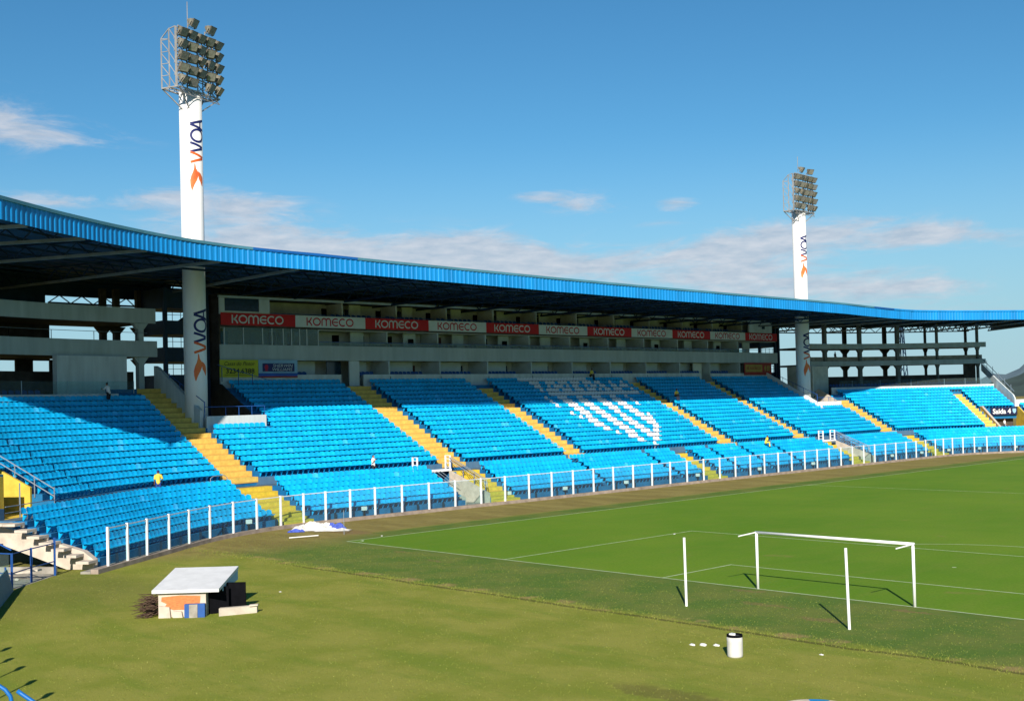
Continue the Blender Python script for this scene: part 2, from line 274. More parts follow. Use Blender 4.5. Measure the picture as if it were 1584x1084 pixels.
# ------------------------------------------------------------------ ground
def ground_material():
    m = bpy.data.materials.new('mown_grass'); m.use_nodes = True; nt = m.node_tree; N = nt.nodes; K = nt.links; b = N['Principled BSDF']; b.inputs['Roughness'].default_value = .95; b.inputs['Specular IOR Level'].default_value = .1
    tc = N.new('ShaderNodeTexCoord'); sep = N.new('ShaderNodeSeparateXYZ'); K.new(tc.outputs['Object'], sep.inputs[0])
    def nz(scale, det=5, ro=.6, st=None):
        n = N.new('ShaderNodeTexNoise'); n.inputs['Scale'].default_value = scale; n.inputs['Detail'].default_value = det; n.inputs['Roughness'].default_value = ro
        if st: mp = N.new('ShaderNodeMapping'); mp.inputs['Scale'].default_value = st; K.new(tc.outputs['Object'], mp.inputs[0]); K.new(mp.outputs[0], n.inputs['Vector'])
        else: K.new(tc.outputs['Object'], n.inputs['Vector'])
        return n.outputs[0]
    def M(op, a, b_=None, clamp=False):
        q = N.new('ShaderNodeMath'); q.operation = op; q.use_clamp = clamp
        for i, v in enumerate((a, b_)):
            if v is None: continue
            if isinstance(v, (int, float)): q.inputs[i].default_value = v
            else: K.new(v, q.inputs[i])
        return q.outputs[0]
    def step(v, a, b_):
        r = N.new('ShaderNodeMapRange'); r.interpolation_type = 'SMOOTHSTEP'; r.inputs['From Min'].default_value = a; r.inputs['From Max'].default_value = b_
        if a > b_: r.inputs['From Min'].default_value = b_; r.inputs['From Max'].default_value = a; r.inputs['To Min'].default_value = 1; r.inputs['To Max'].default_value = 0
        K.new(v, r.inputs[0]); return r.outputs[0]
    def mix(f, a, b_):
        q = N.new('ShaderNodeMixRGB')
        if isinstance(f, float): q.inputs[0].default_value = f
        else: K.new(f, q.inputs[0])
        for i, v in ((1, a), (2, b_)):
            if isinstance(v, tuple): q.inputs[i].default_value = (*v, 1)
            else: K.new(v, q.inputs[i])
        return q.outputs[0]
    x, y = sep.outputs[0], sep.outputs[1]
    n1 = nz(.35, 6); n2 = nz(1.6, 6, .7); n3 = nz(22.0, 3, .7); nst = nz(.55, 5, .6, (.25, 1.0, 1))
    xw = M('ADD', x, M('MULTIPLY', M('SUBTRACT', n2, .5), 1.2)); yw = M('ADD', y, M('MULTIPLY', M('SUBTRACT', nz(.5, 5), .5), 1.6))
    # the apron behind the goal: dull olive with yellowish and greener patches
    olive = mix(step(n1, .36, .62), (.215, .240, .032), (.285, .280, .052))
    olive = mix(M('MULTIPLY', step(nst, .48, .66), .65), olive, (.165, .225, .024))
    olive = mix(M('MULTIPLY', step(n2, .55, .72), .35), olive, (.275, .245, .072))
    # darker belt between goal line and the old track ridge
    belt = mix(step(n1, .38, .62), (.095, .165, .026), (.150, .185, .038))
    mb_ = M('MULTIPLY', step(yw, -8.2, -7.5), step(xw, -3.2, -2.2))
    col = mix(mb_, olive, belt)
    # brown verge and strip in front of the stand
    brown = mix(step(nst, .38, .64), (.225, .175, .055), (.290, .235, .075))
    brown = mix(M('MULTIPLY', step(n2, .5, .68), .5), brown, (.13, .115, .035))
    col = mix(step(xw, -2.2, -3.4), col, brown)
    # the brown area reaching round the corner
    dx = M('SUBTRACT', xw, -6.0); dy = M('MULTIPLY', M('SUBTRACT', yw, -5.0), .62)
    dist = M('SQRT', M('ADD', M('MULTIPLY', dx, dx), M('MULTIPLY', dy, dy)))
    col = mix(M('MULTIPLY', step(dist, 8.5, 4.0), .85), col, brown)
    # south-west of that the apron is greener again
    gr = M('MULTIPLY', step(y, -14.5, -18.0), step(x, 16.0, 6.0))
    col = mix(M('MULTIPLY', gr, .55), col, mix(n2, (.11, .145, .022), (.19, .175, .05)))
    # the ridge itself with dry tufts
    rd = M('ABSOLUTE', M('ADD', y, M('ADD', 7.9, M('MULTIPLY', M('SUBTRACT', nz(.28, 3), .5), .7))))
    tuft = M('MULTIPLY', step(rd, .75, .25), step(nz(.6, 4, .6, (1, .6, 1)), .50, .62))
    col = mix(M('MULTIPLY', tuft, .8), col, (.33, .23, .095))
    rl = M('ABSOLUTE', M('ADD', y, M('ADD', 8.35, M('MULTIPLY', M('SUBTRACT', nz(.28, 3), .5), .7))))
    line = M('MULTIPLY', step(rl, .22, .06), step(x, 4.0, 9.0))
    col = mix(M('MULTIPLY', line, .7), col, (.060, .055, .018))
    # bare dirt patches
    for (px, py, rx, ry, k) in ((39.9, -17.3, 2.4, .7, .42), (0.9, 8.0-6.6, 2.2, .45, .0), (36.9, -4.6, 1.1, .35, .5), (33.5, -3.2, 1.6, .35, .45), (38.8, -.95, .9, .25, .6), (30.8, -.7, .8, .25, .5), (11.5, -2.6, 1.3, .2, .5), (7.2, -1.2, .9, .2, .45), (2.6, 3.6-3.3, 1.2, .25, .0), (-4.6, 3.4, 2.6, 1.0, .6)):
        if not k: continue
        ax = M('MULTIPLY', M('SUBTRACT', xw, px), 1/rx); ay = M('MULTIPLY', M('SUBTRACT', M('ADD', y, M('MULTIPLY', M('SUBTRACT', n2, .5), 1.8)), py), 1/ry)
        q = step(M('ADD', M('MULTIPLY', ax, ax), M('MULTIPLY', ay, ay)), 1.3, .3)
        col = mix(M('MULTIPLY', q, k), col, (.085, .055, .028) if rx == 2.4 else (.24, .15, .07))
    n4 = nz(6.5, 6, .8); n5 = nz(2.2, 6, .8)
    col = mix(M('MULTIPLY', step(n4, .50, .68), .42), col, mix(.5, col, (.055, .080, .012)))
    col = mix(M('MULTIPLY', step(n5, .60, .70), .38), col, (.31, .26, .09))
    col = mix(M('MULTIPLY', step(n3, .35, .7), .38), col, mix(.6, col, (.05, .06, .012)))
    K.new(col, b.inputs['Base Color'])
    bp = N.new('ShaderNodeBump'); bp.inputs['Strength'].default_value = .5; bp.inputs['Distance'].default_value = .05; K.new(n3, bp.inputs['Height']); K.new(bp.outputs[0], b.inputs['Normal'])
    return m
def pitch_material():
    m = bpy.data.materials.new('pitch_turf'); m.use_nodes = True; nt = m.node_tree; N = nt.nodes; K = nt.links; b = N['Principled BSDF']; b.inputs['Roughness'].default_value = .95; b.inputs['Specular IOR Level'].default_value = .1
    tc = N.new('ShaderNodeTexCoord')
    def nz(scale, det=5, ro=.6, st=(1, 1, 1)):
        n = N.new('ShaderNodeTexNoise'); n.inputs['Scale'].default_value = scale; n.inputs['Detail'].default_value = det; n.inputs['Roughness'].default_value = ro
        mp = N.new('ShaderNodeMapping'); mp.inputs['Scale'].default_value = st; K.new(tc.outputs['Object'], mp.inputs[0]); K.new(mp.outputs[0], n.inputs['Vector']); return n.outputs[0]
    def mixf(f, lo, hi, a, b_, amt=1.0):
        r = N.new('ShaderNodeMapRange'); r.inputs['From Min'].default_value = lo; r.inputs['From Max'].default_value = hi; r.inputs['To Max'].default_value = amt; K.new(f, r.inputs[0])
        q = N.new('ShaderNodeMixRGB'); K.new(r.outputs[0], q.inputs[0])
        for i, v in ((1, a), (2, b_)):
            if isinstance(v, tuple): q.inputs[i].default_value = (*v, 1)
            else: K.new(v, q.inputs[i])
        return q.outputs[0]
    c = mixf(nz(.07, 4), .35, .65, (.098, .205, .012), (.145, .240, .018))
    c = mixf(nz(.9, 6, .65, (1, .35, 1)), .45, .75, c, (.165, .215, .030), .5)
    c = mixf(nz(7, 4, .7), .4, .75, c, (.060, .130, .006), .5)
    c = mixf(nz(.33, 3), .66, .74, c, (.20, .19, .05), .55)
    K.new(c, b.inputs['Base Color'])
    return m
g = MB(); g.add([(-6000, -6000, 0), (6000, -6000, 0), (6000, 6000, 0), (-6000, 6000, 0)], [(0, 1, 2, 3)])
meta(g.build('grass_ground', ground_material()), kind='structure')
g = MB(); g.add([(0, 0, .004), (68.4, 0, .004), (68.4, 105.2, .004), (0, 105.2, .004)], [(0, 1, 2, 3)])
meta(g.build('football_pitch', pitch_material()), kind='structure')
def pitch_lines():
    mb = MB(); z = .008; w = .11; D = 30.93
    def rect(x0, y0, x1, y1): mb.add([(x0, y0, z), (x1, y0, z), (x1, y1, z), (x0, y1, z)], [(0, 1, 2, 3)])
    rect(-.06, -.06, 68.46, .06); rect(-.06, .06, .06, 105.2); rect(68.34, .06, 68.46, 105.2); rect(.06, 105.1, 68.34, 105.22); rect(.06, 52.55, 68.34, 52.67)
    for dd, dp in ((16.5, 16.5), (5.5, 5.5)):
        xa, xb = D-dd, D+7.32+dd; rect(xa-w/2, .06, xa+w/2, dp+w/2); rect(xb-w/2, .06, xb+w/2, dp+w/2); rect(xa+w/2, dp-w/2, xb-w/2, dp+w/2)
        rect(xa-w/2, 105.1-dp-w/2, xa+w/2, 105.1); rect(xb-w/2, 105.1-dp-w/2, xb+w/2, 105.1); rect(xa+w/2, 105.1-dp-w/2, xb-w/2, 105.1-dp+w/2)
    def arc(cx, cy, r, a0, a1, n=40):
        for i in range(n):
            p = a0+(a1-a0)*i/n; q = a0+(a1-a0)*(i+1)/n
            mb.add([(cx+(r-w/2)*math.cos(p), cy+(r-w/2)*math.sin(p), z), (cx+(r+w/2)*math.cos(p), cy+(r+w/2)*math.sin(p), z), (cx+(r+w/2)*math.cos(q), cy+(r+w/2)*math.sin(q), z), (cx+(r-w/2)*math.cos(q), cy+(r-w/2)*math.sin(q), z)], [(0, 1, 2, 3)])
    cx = D+3.66; a = math.asin(5.56/9.15); arc(cx, 11, 9.15, a, PI-a); arc(0, 0, 1.0, .09, PI/2-.09, 10); arc(cx, 52.61, 9.15, 0, 2*PI, 64)
    arc(cx, 11, .06, 0, 2*PI, 10)
    m = mat('chalk_line', (.50, .56, .38), .9, .25, 2.0, var2=(.30, .40, .18))
    meta(mb.build('pitch_markings', m), kind='structure')
pitch_lines()
def hills():
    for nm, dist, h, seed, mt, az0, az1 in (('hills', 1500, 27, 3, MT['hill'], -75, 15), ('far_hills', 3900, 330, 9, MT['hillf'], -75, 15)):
        random.seed(seed); mb = MB(); n = 160
        ph = [random.uniform(0, 6.28) for _ in range(8)]
        rows = []
        for i in range(n+1):
            az = math.radians(az0+(az1-az0)*i/n); t = az*57.3
            hh = .04+.96*(.5+.5*math.tanh((t+20.0)/4.0)) if nm == 'far_hills' else .12+.88*(.5+.5*math.tanh((t+24.6)/.9))
            hh *= 1+.16*math.sin(t*.9+ph[0])+.09*math.sin(t*2.3+ph[1])+.04*math.sin(t*5.1+ph[2])+.02*math.sin(t*13+ph[3])
            for rr, k in ((dist*.82, -.02), (dist*.92, .5), (dist, 1.0), (dist*1.15, .6), (dist*1.3, -.02)):
                kk = k*(1+.12*math.sin(t*4+rr)) if k > 0 else k
                mb.v.append((61.85+rr*math.sin(az), -44.36+rr*math.cos(az), h*hh*kk))
        for i in range(n):
            for k in range(4): mb.f.append((i*5+k, i*5+k+1, (i+1)*5+k+1, (i+1)*5+k))
        meta(mb.build(nm, mt, smooth=True), kind='structure')
    random.seed(7)
hills()
def grass_tufts():
    random.seed(31); mb = MB(); inv = SC.camera.matrix_world.inverted(); n = 0
    while n < 60000:
        x = random.uniform(-9, 52); y = random.uniform(-30, 0) if random.random() < .93 else random.gauss(-8.1, .5)
        p = inv @ Vector((x, y, 0)); u = 792+1843.4*p.x/-p.z; v = 580-1843.4*p.y/-p.z
        if not (-80 < u < 1660 and 800 < v < 1130): continue
        if y > -1.0 and x > -1: continue
        (bx_, by_), nn = ((0, 0), 0), 0
        if (x+.5)**2*.2 + 0 < 0: continue
        h = random.uniform(.012, .036)*(2.0 if abs(y+8.1) < .6 else 1); a = random.uniform(0, PI); w = random.uniform(.006, .018)
        dx, dy = math.cos(a)*w, math.sin(a)*w; lx, ly = random.gauss(0, .02), random.gauss(0, .02)
        mb.v += [(x-dx, y-dy, 0), (x+dx, y+dy, 0), (x+lx, y+ly, h)]; mb.f.append((3*n, 3*n+1, 3*n+2)); n += 1
    m = mat('grass_blades', (.17, .19, .03), .9, .1, 4); nt = m.node_tree; N = nt.nodes; K = nt.links; b = N['Principled BSDF']
    ge = N.new('ShaderNodeNewGeometry'); cr = N.new('ShaderNodeValToRGB'); K.new(ge.outputs['Random Per Island'], cr.inputs[0]); e = cr.color_ramp.elements
    e[0].color = (.09, .13, .015, 1); e[1].color = (.27, .26, .065, 1); q = cr.color_ramp.elements.new(.55); q.color = (.19, .23, .03, 1); K.new(cr.outputs[0], b.inputs['Base Color'])
    me = bpy.data.meshes.new('grass_tufts'); me.from_pydata(mb.v, [], mb.f); me.update(); me.materials.append(m); o = bpy.data.objects.new('grass_tufts', me); COL.objects.link(o)
    meta(o, 'short uneven grass and dry tufts on the apron behind the goal', 'grass', kind='stuff'); random.seed(7)
grass_tufts()
# ------------------------------------------------------------------ grandstand
GS = empty('grandstand', (-21, 52, 0), 'long curved grandstand with blue terraces, white box fronts and a deep blue-edged roof', 'grandstand')
TR_L = (20.1, 22.9); TR_R = (82.9, 85.2)            # stair trenches through the lower terrace
NI_L = (5.0, 9.9, 14.9); NI_R = (93.8, 99.5, 14.2)   # niches round the floodlight columns: s0, s1, front o
def lower_poly():
    top = [(LO0, 0.0)]
    for j in range(NL):
        o, z = lrow(j); top += [(o, z), (o+LOT, z)]
    top[-1] = (WO, lrow(NL-1)[1]); top += [(WO, WZ), (UO0, WZ)]
    return top+[(UO0, 1.7), (3.2, 0.0)]
def upper_poly(k0, k1, base=True):
    o, z = urow(k0); top = [(o, z-UZR if k0 else WZ-.02)]
    for k in range(k0, k1+1):
        o, z = urow(k); top += [(o, z), (o+UOT, z)]
    oe, ze = top[-1]
    return top+[(oe, ze-1.2), (urow(k0)[0], urow(k0)[1]-1.5)]
def terraces():
    for s0, s1 in ((S_L, TR_L[0]), (TR_L[1], TR_R[0]), (TR_R[1], 165)):
        mb = MB(); cprism(mb, s0, s1, lower_poly()); mb.build('lower_terrace', MT['step'], GS)
    for s0, s1, k0, k1 in ((-34, -17.4, 0, 14), (-17.4, -12.3, 4, 14), (-12.3, NI_L[0], 0, 14), (2.2, NI_L[0], 15, 17), (NI_L[0], NI_L[1], 0, 8), (NI_L[1], NI_R[0], 0, 17), (NI_R[0], NI_R[1], 0, 7),
                           (NI_R[1], 115.7, 0, 12), (115.7, S_R, 6, 12), (S_R, 165, 0, 6)):
        mb = MB(); ss = None
        if (s0, k0) == (2.2, 15): cprism(mb, s0, s1-.004, upper_poly(k0, k1)); mb.build('upper_terrace', MT['step'], GS); continue
        if s1-s0 > 20 and s0 < 0: pass
        cprism(mb, s0, s1, upper_poly(k0, k1)); mb.build('upper_terrace', MT['step'], GS)
    mb = MB(); cbox(mb, S_L, TR_L[0], WO+.02, UO0-.01, WZ+.002, WZ+.02); cbox(mb, TR_L[0]+.1, TR_R[0], WO+.02, UO0-.01, WZ+.002, WZ+.02); cbox(mb, TR_R[1], 165, WO+.02, UO0-.01, WZ+.002, WZ+.02); cbox(mb, TR_R[0]+.05, TR_R[1]-.05, WO+.02, UO0-.01, WZ-.2, WZ+.02)
    cbox(mb, TR_L[0]-.1, TR_L[0]+.1, WO+.1, UO0-.1, WZ-.1, WZ)
    mb.build('walkway', MT['walk'], GS)
    for a, b in ((-34, -17.45), (-12.25, 2.5), (4.7, 22.85), (25.5, 38.75), (41.1, 63.4), (66, 78.5), (80.8, 98.6), (101.3, 113.8)):
        mb = MB(); cbox(mb, a, b, UO0-.015, UO0-.003, WZ+.03, UZ0-.02); mb.build('walkway_wall', MT['walkw'], GS)
terraces()
# each aisle: s edges at the walkway, s edges at its head (o = 21), last row
UP_A = [(2.57, 4.62, 3.68, 4.78, 17), (22.9, 25.4, 22.9, 25.6, 17), (38.8, 41.0, 38.9, 41.0, 16), (63.5, 65.9, 63.8, 65.9, 17), (78.6, 80.7, 78.8, 80.8, 17), (98.7, 101.2, 101.6, 102.5, 10), (113.9, 115.3, 113.6, 114.6, 11)]
def aisle_at(a, o):
    t = max(0, min(1, (o-7)/14)); return a[0]+(a[2]-a[0])*t, a[1]+(a[3]-a[1])*t
LO_AISLES = [(2.2, 4.8), (22.95, 25.6), (52.6, 54.9), (80.5, 82.85), (99.6, 102.4)]
def aisles():
    for A in UP_A:
        mb = MB()
        for k in range(0, A[4]+1):
            o, z = urow(k); s0, s1 = aisle_at(A, o+.4)
            cprism(mb, s0-.03, s1+.17, [(o-.04, z-UZR+.03), (o-.04, z+.03), (o+UOT-.042, z+.03), (o+UOT-.042, z-UZR+.03)], [s0-.03, s1+.17])
        mb.build('yellow_stair', MT['yel2'], GS)
    for s0, s1 in LO_AISLES:
        mb = MB()
        for j in range(-1, NL):
            o, z = lrow(j); 
            if j < 0: z = .40; 
            cprism(mb, s0, s1, [(o-.04, max(0.02, z-LZR-.1)), (o-.04, z+.03), (o+LOT-.042, z+.03), (o+LOT-.042, max(0.02, z-LZR-.1))], [s0, s1])
        mb.build('yellow_stair', MT['yel'], GS)
aisles()
def trench(s0, s1, side):
    mb = MB(); w = .18
    sl = lambda s: [(.92, .02), (.92, .95), (WO-.02, 2.72), (WO-.02, .02)]
    if side == 'L': cprism(mb, s1-w, s1-.01, sl(0), [s1-w, s1-.01]); cprism(mb, s0+.01, s0+.12, [(.92, .02), (.92, .75), (WO-.02, 2.5), (WO-.02, .02)], [s0+.01, s0+.12])
    else: cprism(mb, s1-w, s1-.01, sl(0), [s1-w, s1-.01]); cprism(mb, s0+.01, s0+.12, [(.92, .02), (.92, .75), (WO-.02, 2.5), (WO-.02, .02)], [s0+.01, s0+.12])
    mb.build('stairwell_wall', MT['concrete_l'], GS)
    fl = MB(); cbox(fl, s0+.13, s1-w-.01, .3, 9.5, .03, .12)
    fl.build('stairwell_floor', MT['concrete'], GS)
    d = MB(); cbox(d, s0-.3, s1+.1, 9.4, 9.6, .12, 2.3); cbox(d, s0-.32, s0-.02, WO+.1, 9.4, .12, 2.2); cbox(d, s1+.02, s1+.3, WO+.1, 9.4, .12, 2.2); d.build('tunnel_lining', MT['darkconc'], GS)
trench(*TR_L, 'L'); trench(*TR_R, 'R')
def left_end():
    # the cut end of the lower terrace: bare concrete ribs and stringer
    mb = MB()
    cprism(mb, S_L-.45, S_L-.02, [(1.0, .02), (1.0, .55), (1.6, 1.0), (WO+.5, 2.35), (WO+4, 4.2), (WO+4, 3.2), (WO+.5, 1.35), (2.6, .02)], [S_L-.45, S_L-.02])
    for j in range(NL+1):
        o, z = lrow(j)
        if j == NL: o, z = WO, WZ
        cprism(mb, S_L-1.25, S_L-.46, [(o-.05, z-.16), (o-.05, z-.02), (o+LOT-.02, z-.02), (o+LOT-.02, z-.16)], [S_L-1.25, S_L-.46])
        cprism(mb, S_L-.455, S_L-.3, [(o-.05, z-.30), (o-.05, z-.02), (o+.12, z-.02), (o+.12, z-.30)], [S_L-.46, S_L-.3])
    mb.build('bare_concrete_end', MT['concrete_l'], GS)
    mb = MB(); cbox(mb, S_L-7, S_L-2.2, 6.2, 6.5, 0, 2.4); cbox(mb, S_L-1.9, S_L-1.7, 2.4, 9, 0, .35)
    mb.build('under_stand_wall', MT['concrete'], GS)
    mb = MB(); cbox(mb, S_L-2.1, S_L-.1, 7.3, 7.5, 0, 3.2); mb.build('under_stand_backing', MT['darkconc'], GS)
left_end()
def parapets():
    P = []
    def wall(name, m, *boxes):
        mb = MB()
        for b in boxes: cbox(mb, *b)
        return mb.build(name, m, GS)
    oe = urow(17)[0]+UOT
    # central front wall of the ground-floor boxes, with door gaps at the aisles
    wall('box_front_wall', MT['wall'], (9.9, 22.9, oe+.02, oe+.22, 10.2, 11.5)); wall('box_front_wall', MT['wall'], (25.6, 79.3, oe+.02, oe+.22, 10.2, 11.5)); wall('box_front_wall', MT['wall'], (81.2, 93.8, oe+.02, oe+.22, 10.2, 11.45))
    # left and right wing parapets
    wall('wing_parapet', MT['wall'], (-22, 2.2, 19.25, 19.45, 8.6, 9.95)); wall('wing_parapet', MT['wall'], (102.0, 121.0, 17.65, 17.85, 7.6, 9.25))
    wall('wing_floor', MT['darkconc'], (-22, 2.2, 19.5, 31, 9.0, 9.2)); wall('wing_floor', MT['darkconc'], (99.6, 121.0, 17.9, 31, 7.9, 8.1))
    # sloping white side walls and fronts of the niches
    mb = MB(); f = NI_L[2]
    cprism(mb, 4.8, 4.98, [(f, 6.3), (f, 8.45), (oe-.3, 12.15), (oe+.2, 12.3), (oe+.2, 9.5)], [4.8, 4.98]); mb.build('niche_side_wall', MT['wall'], GS)
    mb = MB(); cbox(mb, 4.98, 9.9, f-.55, f-.37, 6.4, 7.95); mb.build('niche_front_wall', MT['wall'], GS)
    mb = MB(); cprism(mb, 9.88, 10.0, [(f-.4, 2), (f-.4, 6.9), (oe, 10.7), (oe+6, 10.7), (oe+6, 2)], [9.88, 10.0]); mb.build('niche_flank', MT['darkconc'], GS)  # shade on this flank is put into its dark colour
    f = NI_R[2]; mb = MB()
    cprism(mb, 93.64, 93.84, [(f-.4, 6.4), (f-.4, 7.45), (oe-.2, 11.5), (oe+.2, 11.5), (oe+.2, 9.4)], [93.64, 93.84]); mb.build('niche_side_wall', MT['white'], GS)
    mb = MB(); cbox(mb, 93.84, 99.55, f-.55, f-.37, 6.1, 7.4); mb.build('niche_front_wall', MT['white'], GS)
    mb = MB(); cprism(mb, 99.4, 99.58, [(f-.36, 2), (f-.36, 7.2), (f+2.8, 9.1), (17.6, 8.8), (17.6, 2)], [99.4, 99.58]); mb.build('niche_flank', MT['concrete_l'], GS)
    mb = MB(); cprism(mb, 99.4, 99.6, [(17.9, 2), (17.9, 12.3), (22.0, 12.3), (22.0, 2)], [99.4, 99.6]); cbox(mb, 99.6, 103.8, 21.0, 21.3, 8.1, 12.35); mb.build('wing_end_wall', MT['darkwall'], GS)
    # end wall of the covered stand
    mb = MB(); cprism(mb, S_R-.02, S_R+.16, [(12.6, 5.9), (12.6, 7.1), (13.0, 7.6), (17.7, 10.15), (21.5, 12.35), (21.5, 11.3), (17.7, 9.1), (17.7, 7)], [S_R-.02, S_R+.16]); mb.build('stand_end_wall', MT['wall'], GS)
    wall('low_stand_parapet', MT['white'], (S_R+.2, 165, 12.75, 12.95, 5.3, 6.9))
    # left yellow vomitory
    k = 4; o4 = urow(4)[0]
    mb = MB(); cprism(mb, -12.5, -12.31, [(8.5, 2.3), (8.5, 4.1), (o4+.5, 5.3), (o4+.5, 2.3)], [-12.5, -12.31]); cbox(mb, -17.4, -15.2, 8.6, 8.8, 2.3, 4.9); cbox(mb, -15.2, -15.0, 8.6, o4+.5, 2.3, 4.9); mb.build('vomitory_wall', MT['yelw'], GS)
    mb = MB(); cbox(mb, -17.4, -12.5, UO0, o4+1.4, 2.35, 2.53); mb.build('vomitory_floor', MT['yelw'], GS)
    mb = MB(); cbox(mb, -17.5, -12.3, o4+.6, o4+.8, 2.3, 4.6); mb.build('vomitory_shade_panel', MT['darkconc'], GS)  # dark sheet painted in for the shade inside the opening
    # right yellow vomitory (exit 4)
    o6 = urow(6)[0]
    for a, b in ((115.5, 115.69), (120.95, 121.15)):
        mb = MB(); cprism(mb, a, b, [(UO0-.1, 2.3), (UO0-.1, 3.15), (o6-.4, 5.95), (o6+.1, 5.95), (o6+.1, 2.3)], [a, b]); mb.build('vomitory_wall', MT['yelw'], GS)
    mb = MB(); cprism(mb, 115.45, 115.74, [(UO0-.1, 3.16), (UO0-.1, 3.3), (o6-.4, 6.1), (o6+.1, 6.1), (o6+.1, 5.96), (o6-.4, 5.96)], [115.45, 115.74]); mb.build('vomitory_coping', MT['concrete_l'], GS)
    mb = MB(); cbox(mb, 115.7, 120.95, UO0, o6+2, 2.35, 2.53); mb.build('vomitory_floor', MT['yelw'], GS)
    mb = MB(); cbox(mb, 115.7, 120.95, o6+.9, o6+1.0, 2.5, 5.6); mb.build('vomitory_shade_panel', MT['darkconc'], GS)  # dark panel stands in for the unlit hole behind the yellow walls
parapets()
# ---- box block: three storeys of boxes behind white fascias
YB0, YB1 = 10.0, 97.0
PART = [10.1, 16.3, 22.3, 28.96, 35.6, 42.3, 48.9, 55.5, 62.1, 68.7, 75.3, 81.6, 88.2, 94.9]
def box_block():
    x0 = X0-21.9
    def bx(name, m, *bs, parent=GS):
        mb = MB()
        for b in bs: mb.box(*b)
        return mb.build(name, m, parent)
    bx('box_back_wall', MT['darkwall'], (x0-3.4, x0-3.2, YB0, 92.5, 10.4, 19.0))
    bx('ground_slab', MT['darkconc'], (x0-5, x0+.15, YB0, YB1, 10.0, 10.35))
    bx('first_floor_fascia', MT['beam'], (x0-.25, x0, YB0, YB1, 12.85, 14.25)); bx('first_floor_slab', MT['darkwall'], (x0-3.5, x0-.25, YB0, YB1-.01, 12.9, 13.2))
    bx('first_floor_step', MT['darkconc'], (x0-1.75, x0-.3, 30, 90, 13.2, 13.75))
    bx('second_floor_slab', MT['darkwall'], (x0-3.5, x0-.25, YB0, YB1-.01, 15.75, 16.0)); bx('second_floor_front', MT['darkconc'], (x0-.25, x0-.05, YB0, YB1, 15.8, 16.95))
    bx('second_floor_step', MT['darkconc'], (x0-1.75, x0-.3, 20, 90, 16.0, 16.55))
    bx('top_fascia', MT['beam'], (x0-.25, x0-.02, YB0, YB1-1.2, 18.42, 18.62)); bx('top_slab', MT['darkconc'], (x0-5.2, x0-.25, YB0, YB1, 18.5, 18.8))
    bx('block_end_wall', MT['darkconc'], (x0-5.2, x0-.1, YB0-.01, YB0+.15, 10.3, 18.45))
    bx('upper_cabin_wall', MT['wall'], (x0-.2, x0, YB0, YB0+.55, 16.95, 18.4), (x0-.2, x0, YB0+.55, YB0+5.2, 16.96, 17.25), (x0-.2, x0, YB0+4.1, YB0+5.2, 17.25, 18.4), (x0-5, x0-.2, YB0+5.05, YB0+5.2, 16.2, 18.4))
    w = bx('cabin_window', MT['doorb'], (x0-.15, x0-.08, YB0+.55, YB0+4.1, 17.25, 18.4))
    bx('end_cabin_wall', MT['wall'], (x0-.22, x0, 90.5, YB1-1.2, 16.96, 18.4))
    ww = bx('end_cabin_window', MT['doorb'], (x0+.001, x0+.03, 93.4, 94.1, 17.5, 17.9))
    # partitions between boxes, deep pale side faces
    for i, y in enumerate(PART):
        if 88.5 < y: 
            bx('partition', MT['wall'], (x0-3.15, x0-.3, y-.06, y+.06, 10.35, 12.85)); continue
        if i and i not in (2,): bx('partition', MT['panelw'], (x0-3.15, x0-.1, y-.07, y+.07, 10.35, 12.85))
        if i and i > 2: bx('partition', MT['panelw'], (x0-3.15, x0-.35, y-.07, y+.07, 13.2, 15.75)); 
        if i > 1: bx('partition', MT['darkwall'], (x0-3.15, x0-.6, y+1.4, y+1.52, 16.0, 18.45))
        # back-wall openings
        if i > 1:
            a = y+4.9; bx('door', MT['door'] if i in (3,) else MT['doorb'], (x0-3.19, x0-3.13, a, a+.85, 10.6, 12.5))
            bx('door', MT['door'] if i % 3 == 1 else MT['near_black'], (x0-3.19, x0-3.13, y+2.0, y+2.8, 13.75, 15.5)); bx('door', MT['near_black'], (x0-3.19, x0-3.13, y+5.0, y+5.9, 13.75, 15.5))
            bx('door', MT['near_black'], (x0-3.19, x0-3.13, y+.8, y+1.8, 16.55, 18.1)); bx('window', MT['doorb'], (x0-3.19, x0-3.13, y+3.6, y+4.8, 17.0, 18.1))
            bx('panel', MT['darkwall'], (x0-2.0, x0-1.9, y+3.2, y+4.6, 16.0, 18.45)); bx('panel', MT['panelw'], (x0-2.0, x0-1.9, y+3.3, y+4.9, 13.2, 15.75))
            if i % 2: bx('wall_screen', MT['near_black'], (x0-1.89, x0-1.83, y+3.9, y+4.6, 14.6, 15.2))
    # plain panels inside ground boxes behind the seats
    for i in range(3, len(PART)-1):
        y = PART[i]; bx('box_panel', MT['panelw'], (x0-2.2, x0-2.1, y+.08, y+4.6, 10.4, 12.85))
    bx('box_panel', MT['panelw'], (x0-2.1, x0-2.0, 17.7, 21.4, 10.4, 12.85)); bx('box_panel', MT['wall'], (x0-.4, x0-.25, 24.2, 25.4, 10.4, 12.85)); bx('box_panel', MT['panelw'], (x0-2.2, x0-2.1, 25.5, 27.6, 10.4, 12.85))
    bx('entrance_screen', MT['doorb'], (x0-1.6, x0-1.5, 22.4, 24.1, 10.35, 12.84))
    bx('entrance_screen', MT['darkwall'], (x0-1.2, x0-1.05, 79.3, 81.1, 10.35, 12.84))
    # press cabin on the first floor, all glazed
    pc = bx('press_cabin_wall', MT['darkwall'], (x0-2.6, x0-2.5, YB0+.4, 20.6, 14.26, 15.75), (x0-2.5, x0-.3, 20.5, 20.6, 14.26, 15.75))
    bx('cabin_glass', MT['glassw'], (x0-.12, x0-.1, YB0+.5, 20.5, 14.28, 15.78))
    mb = MB()
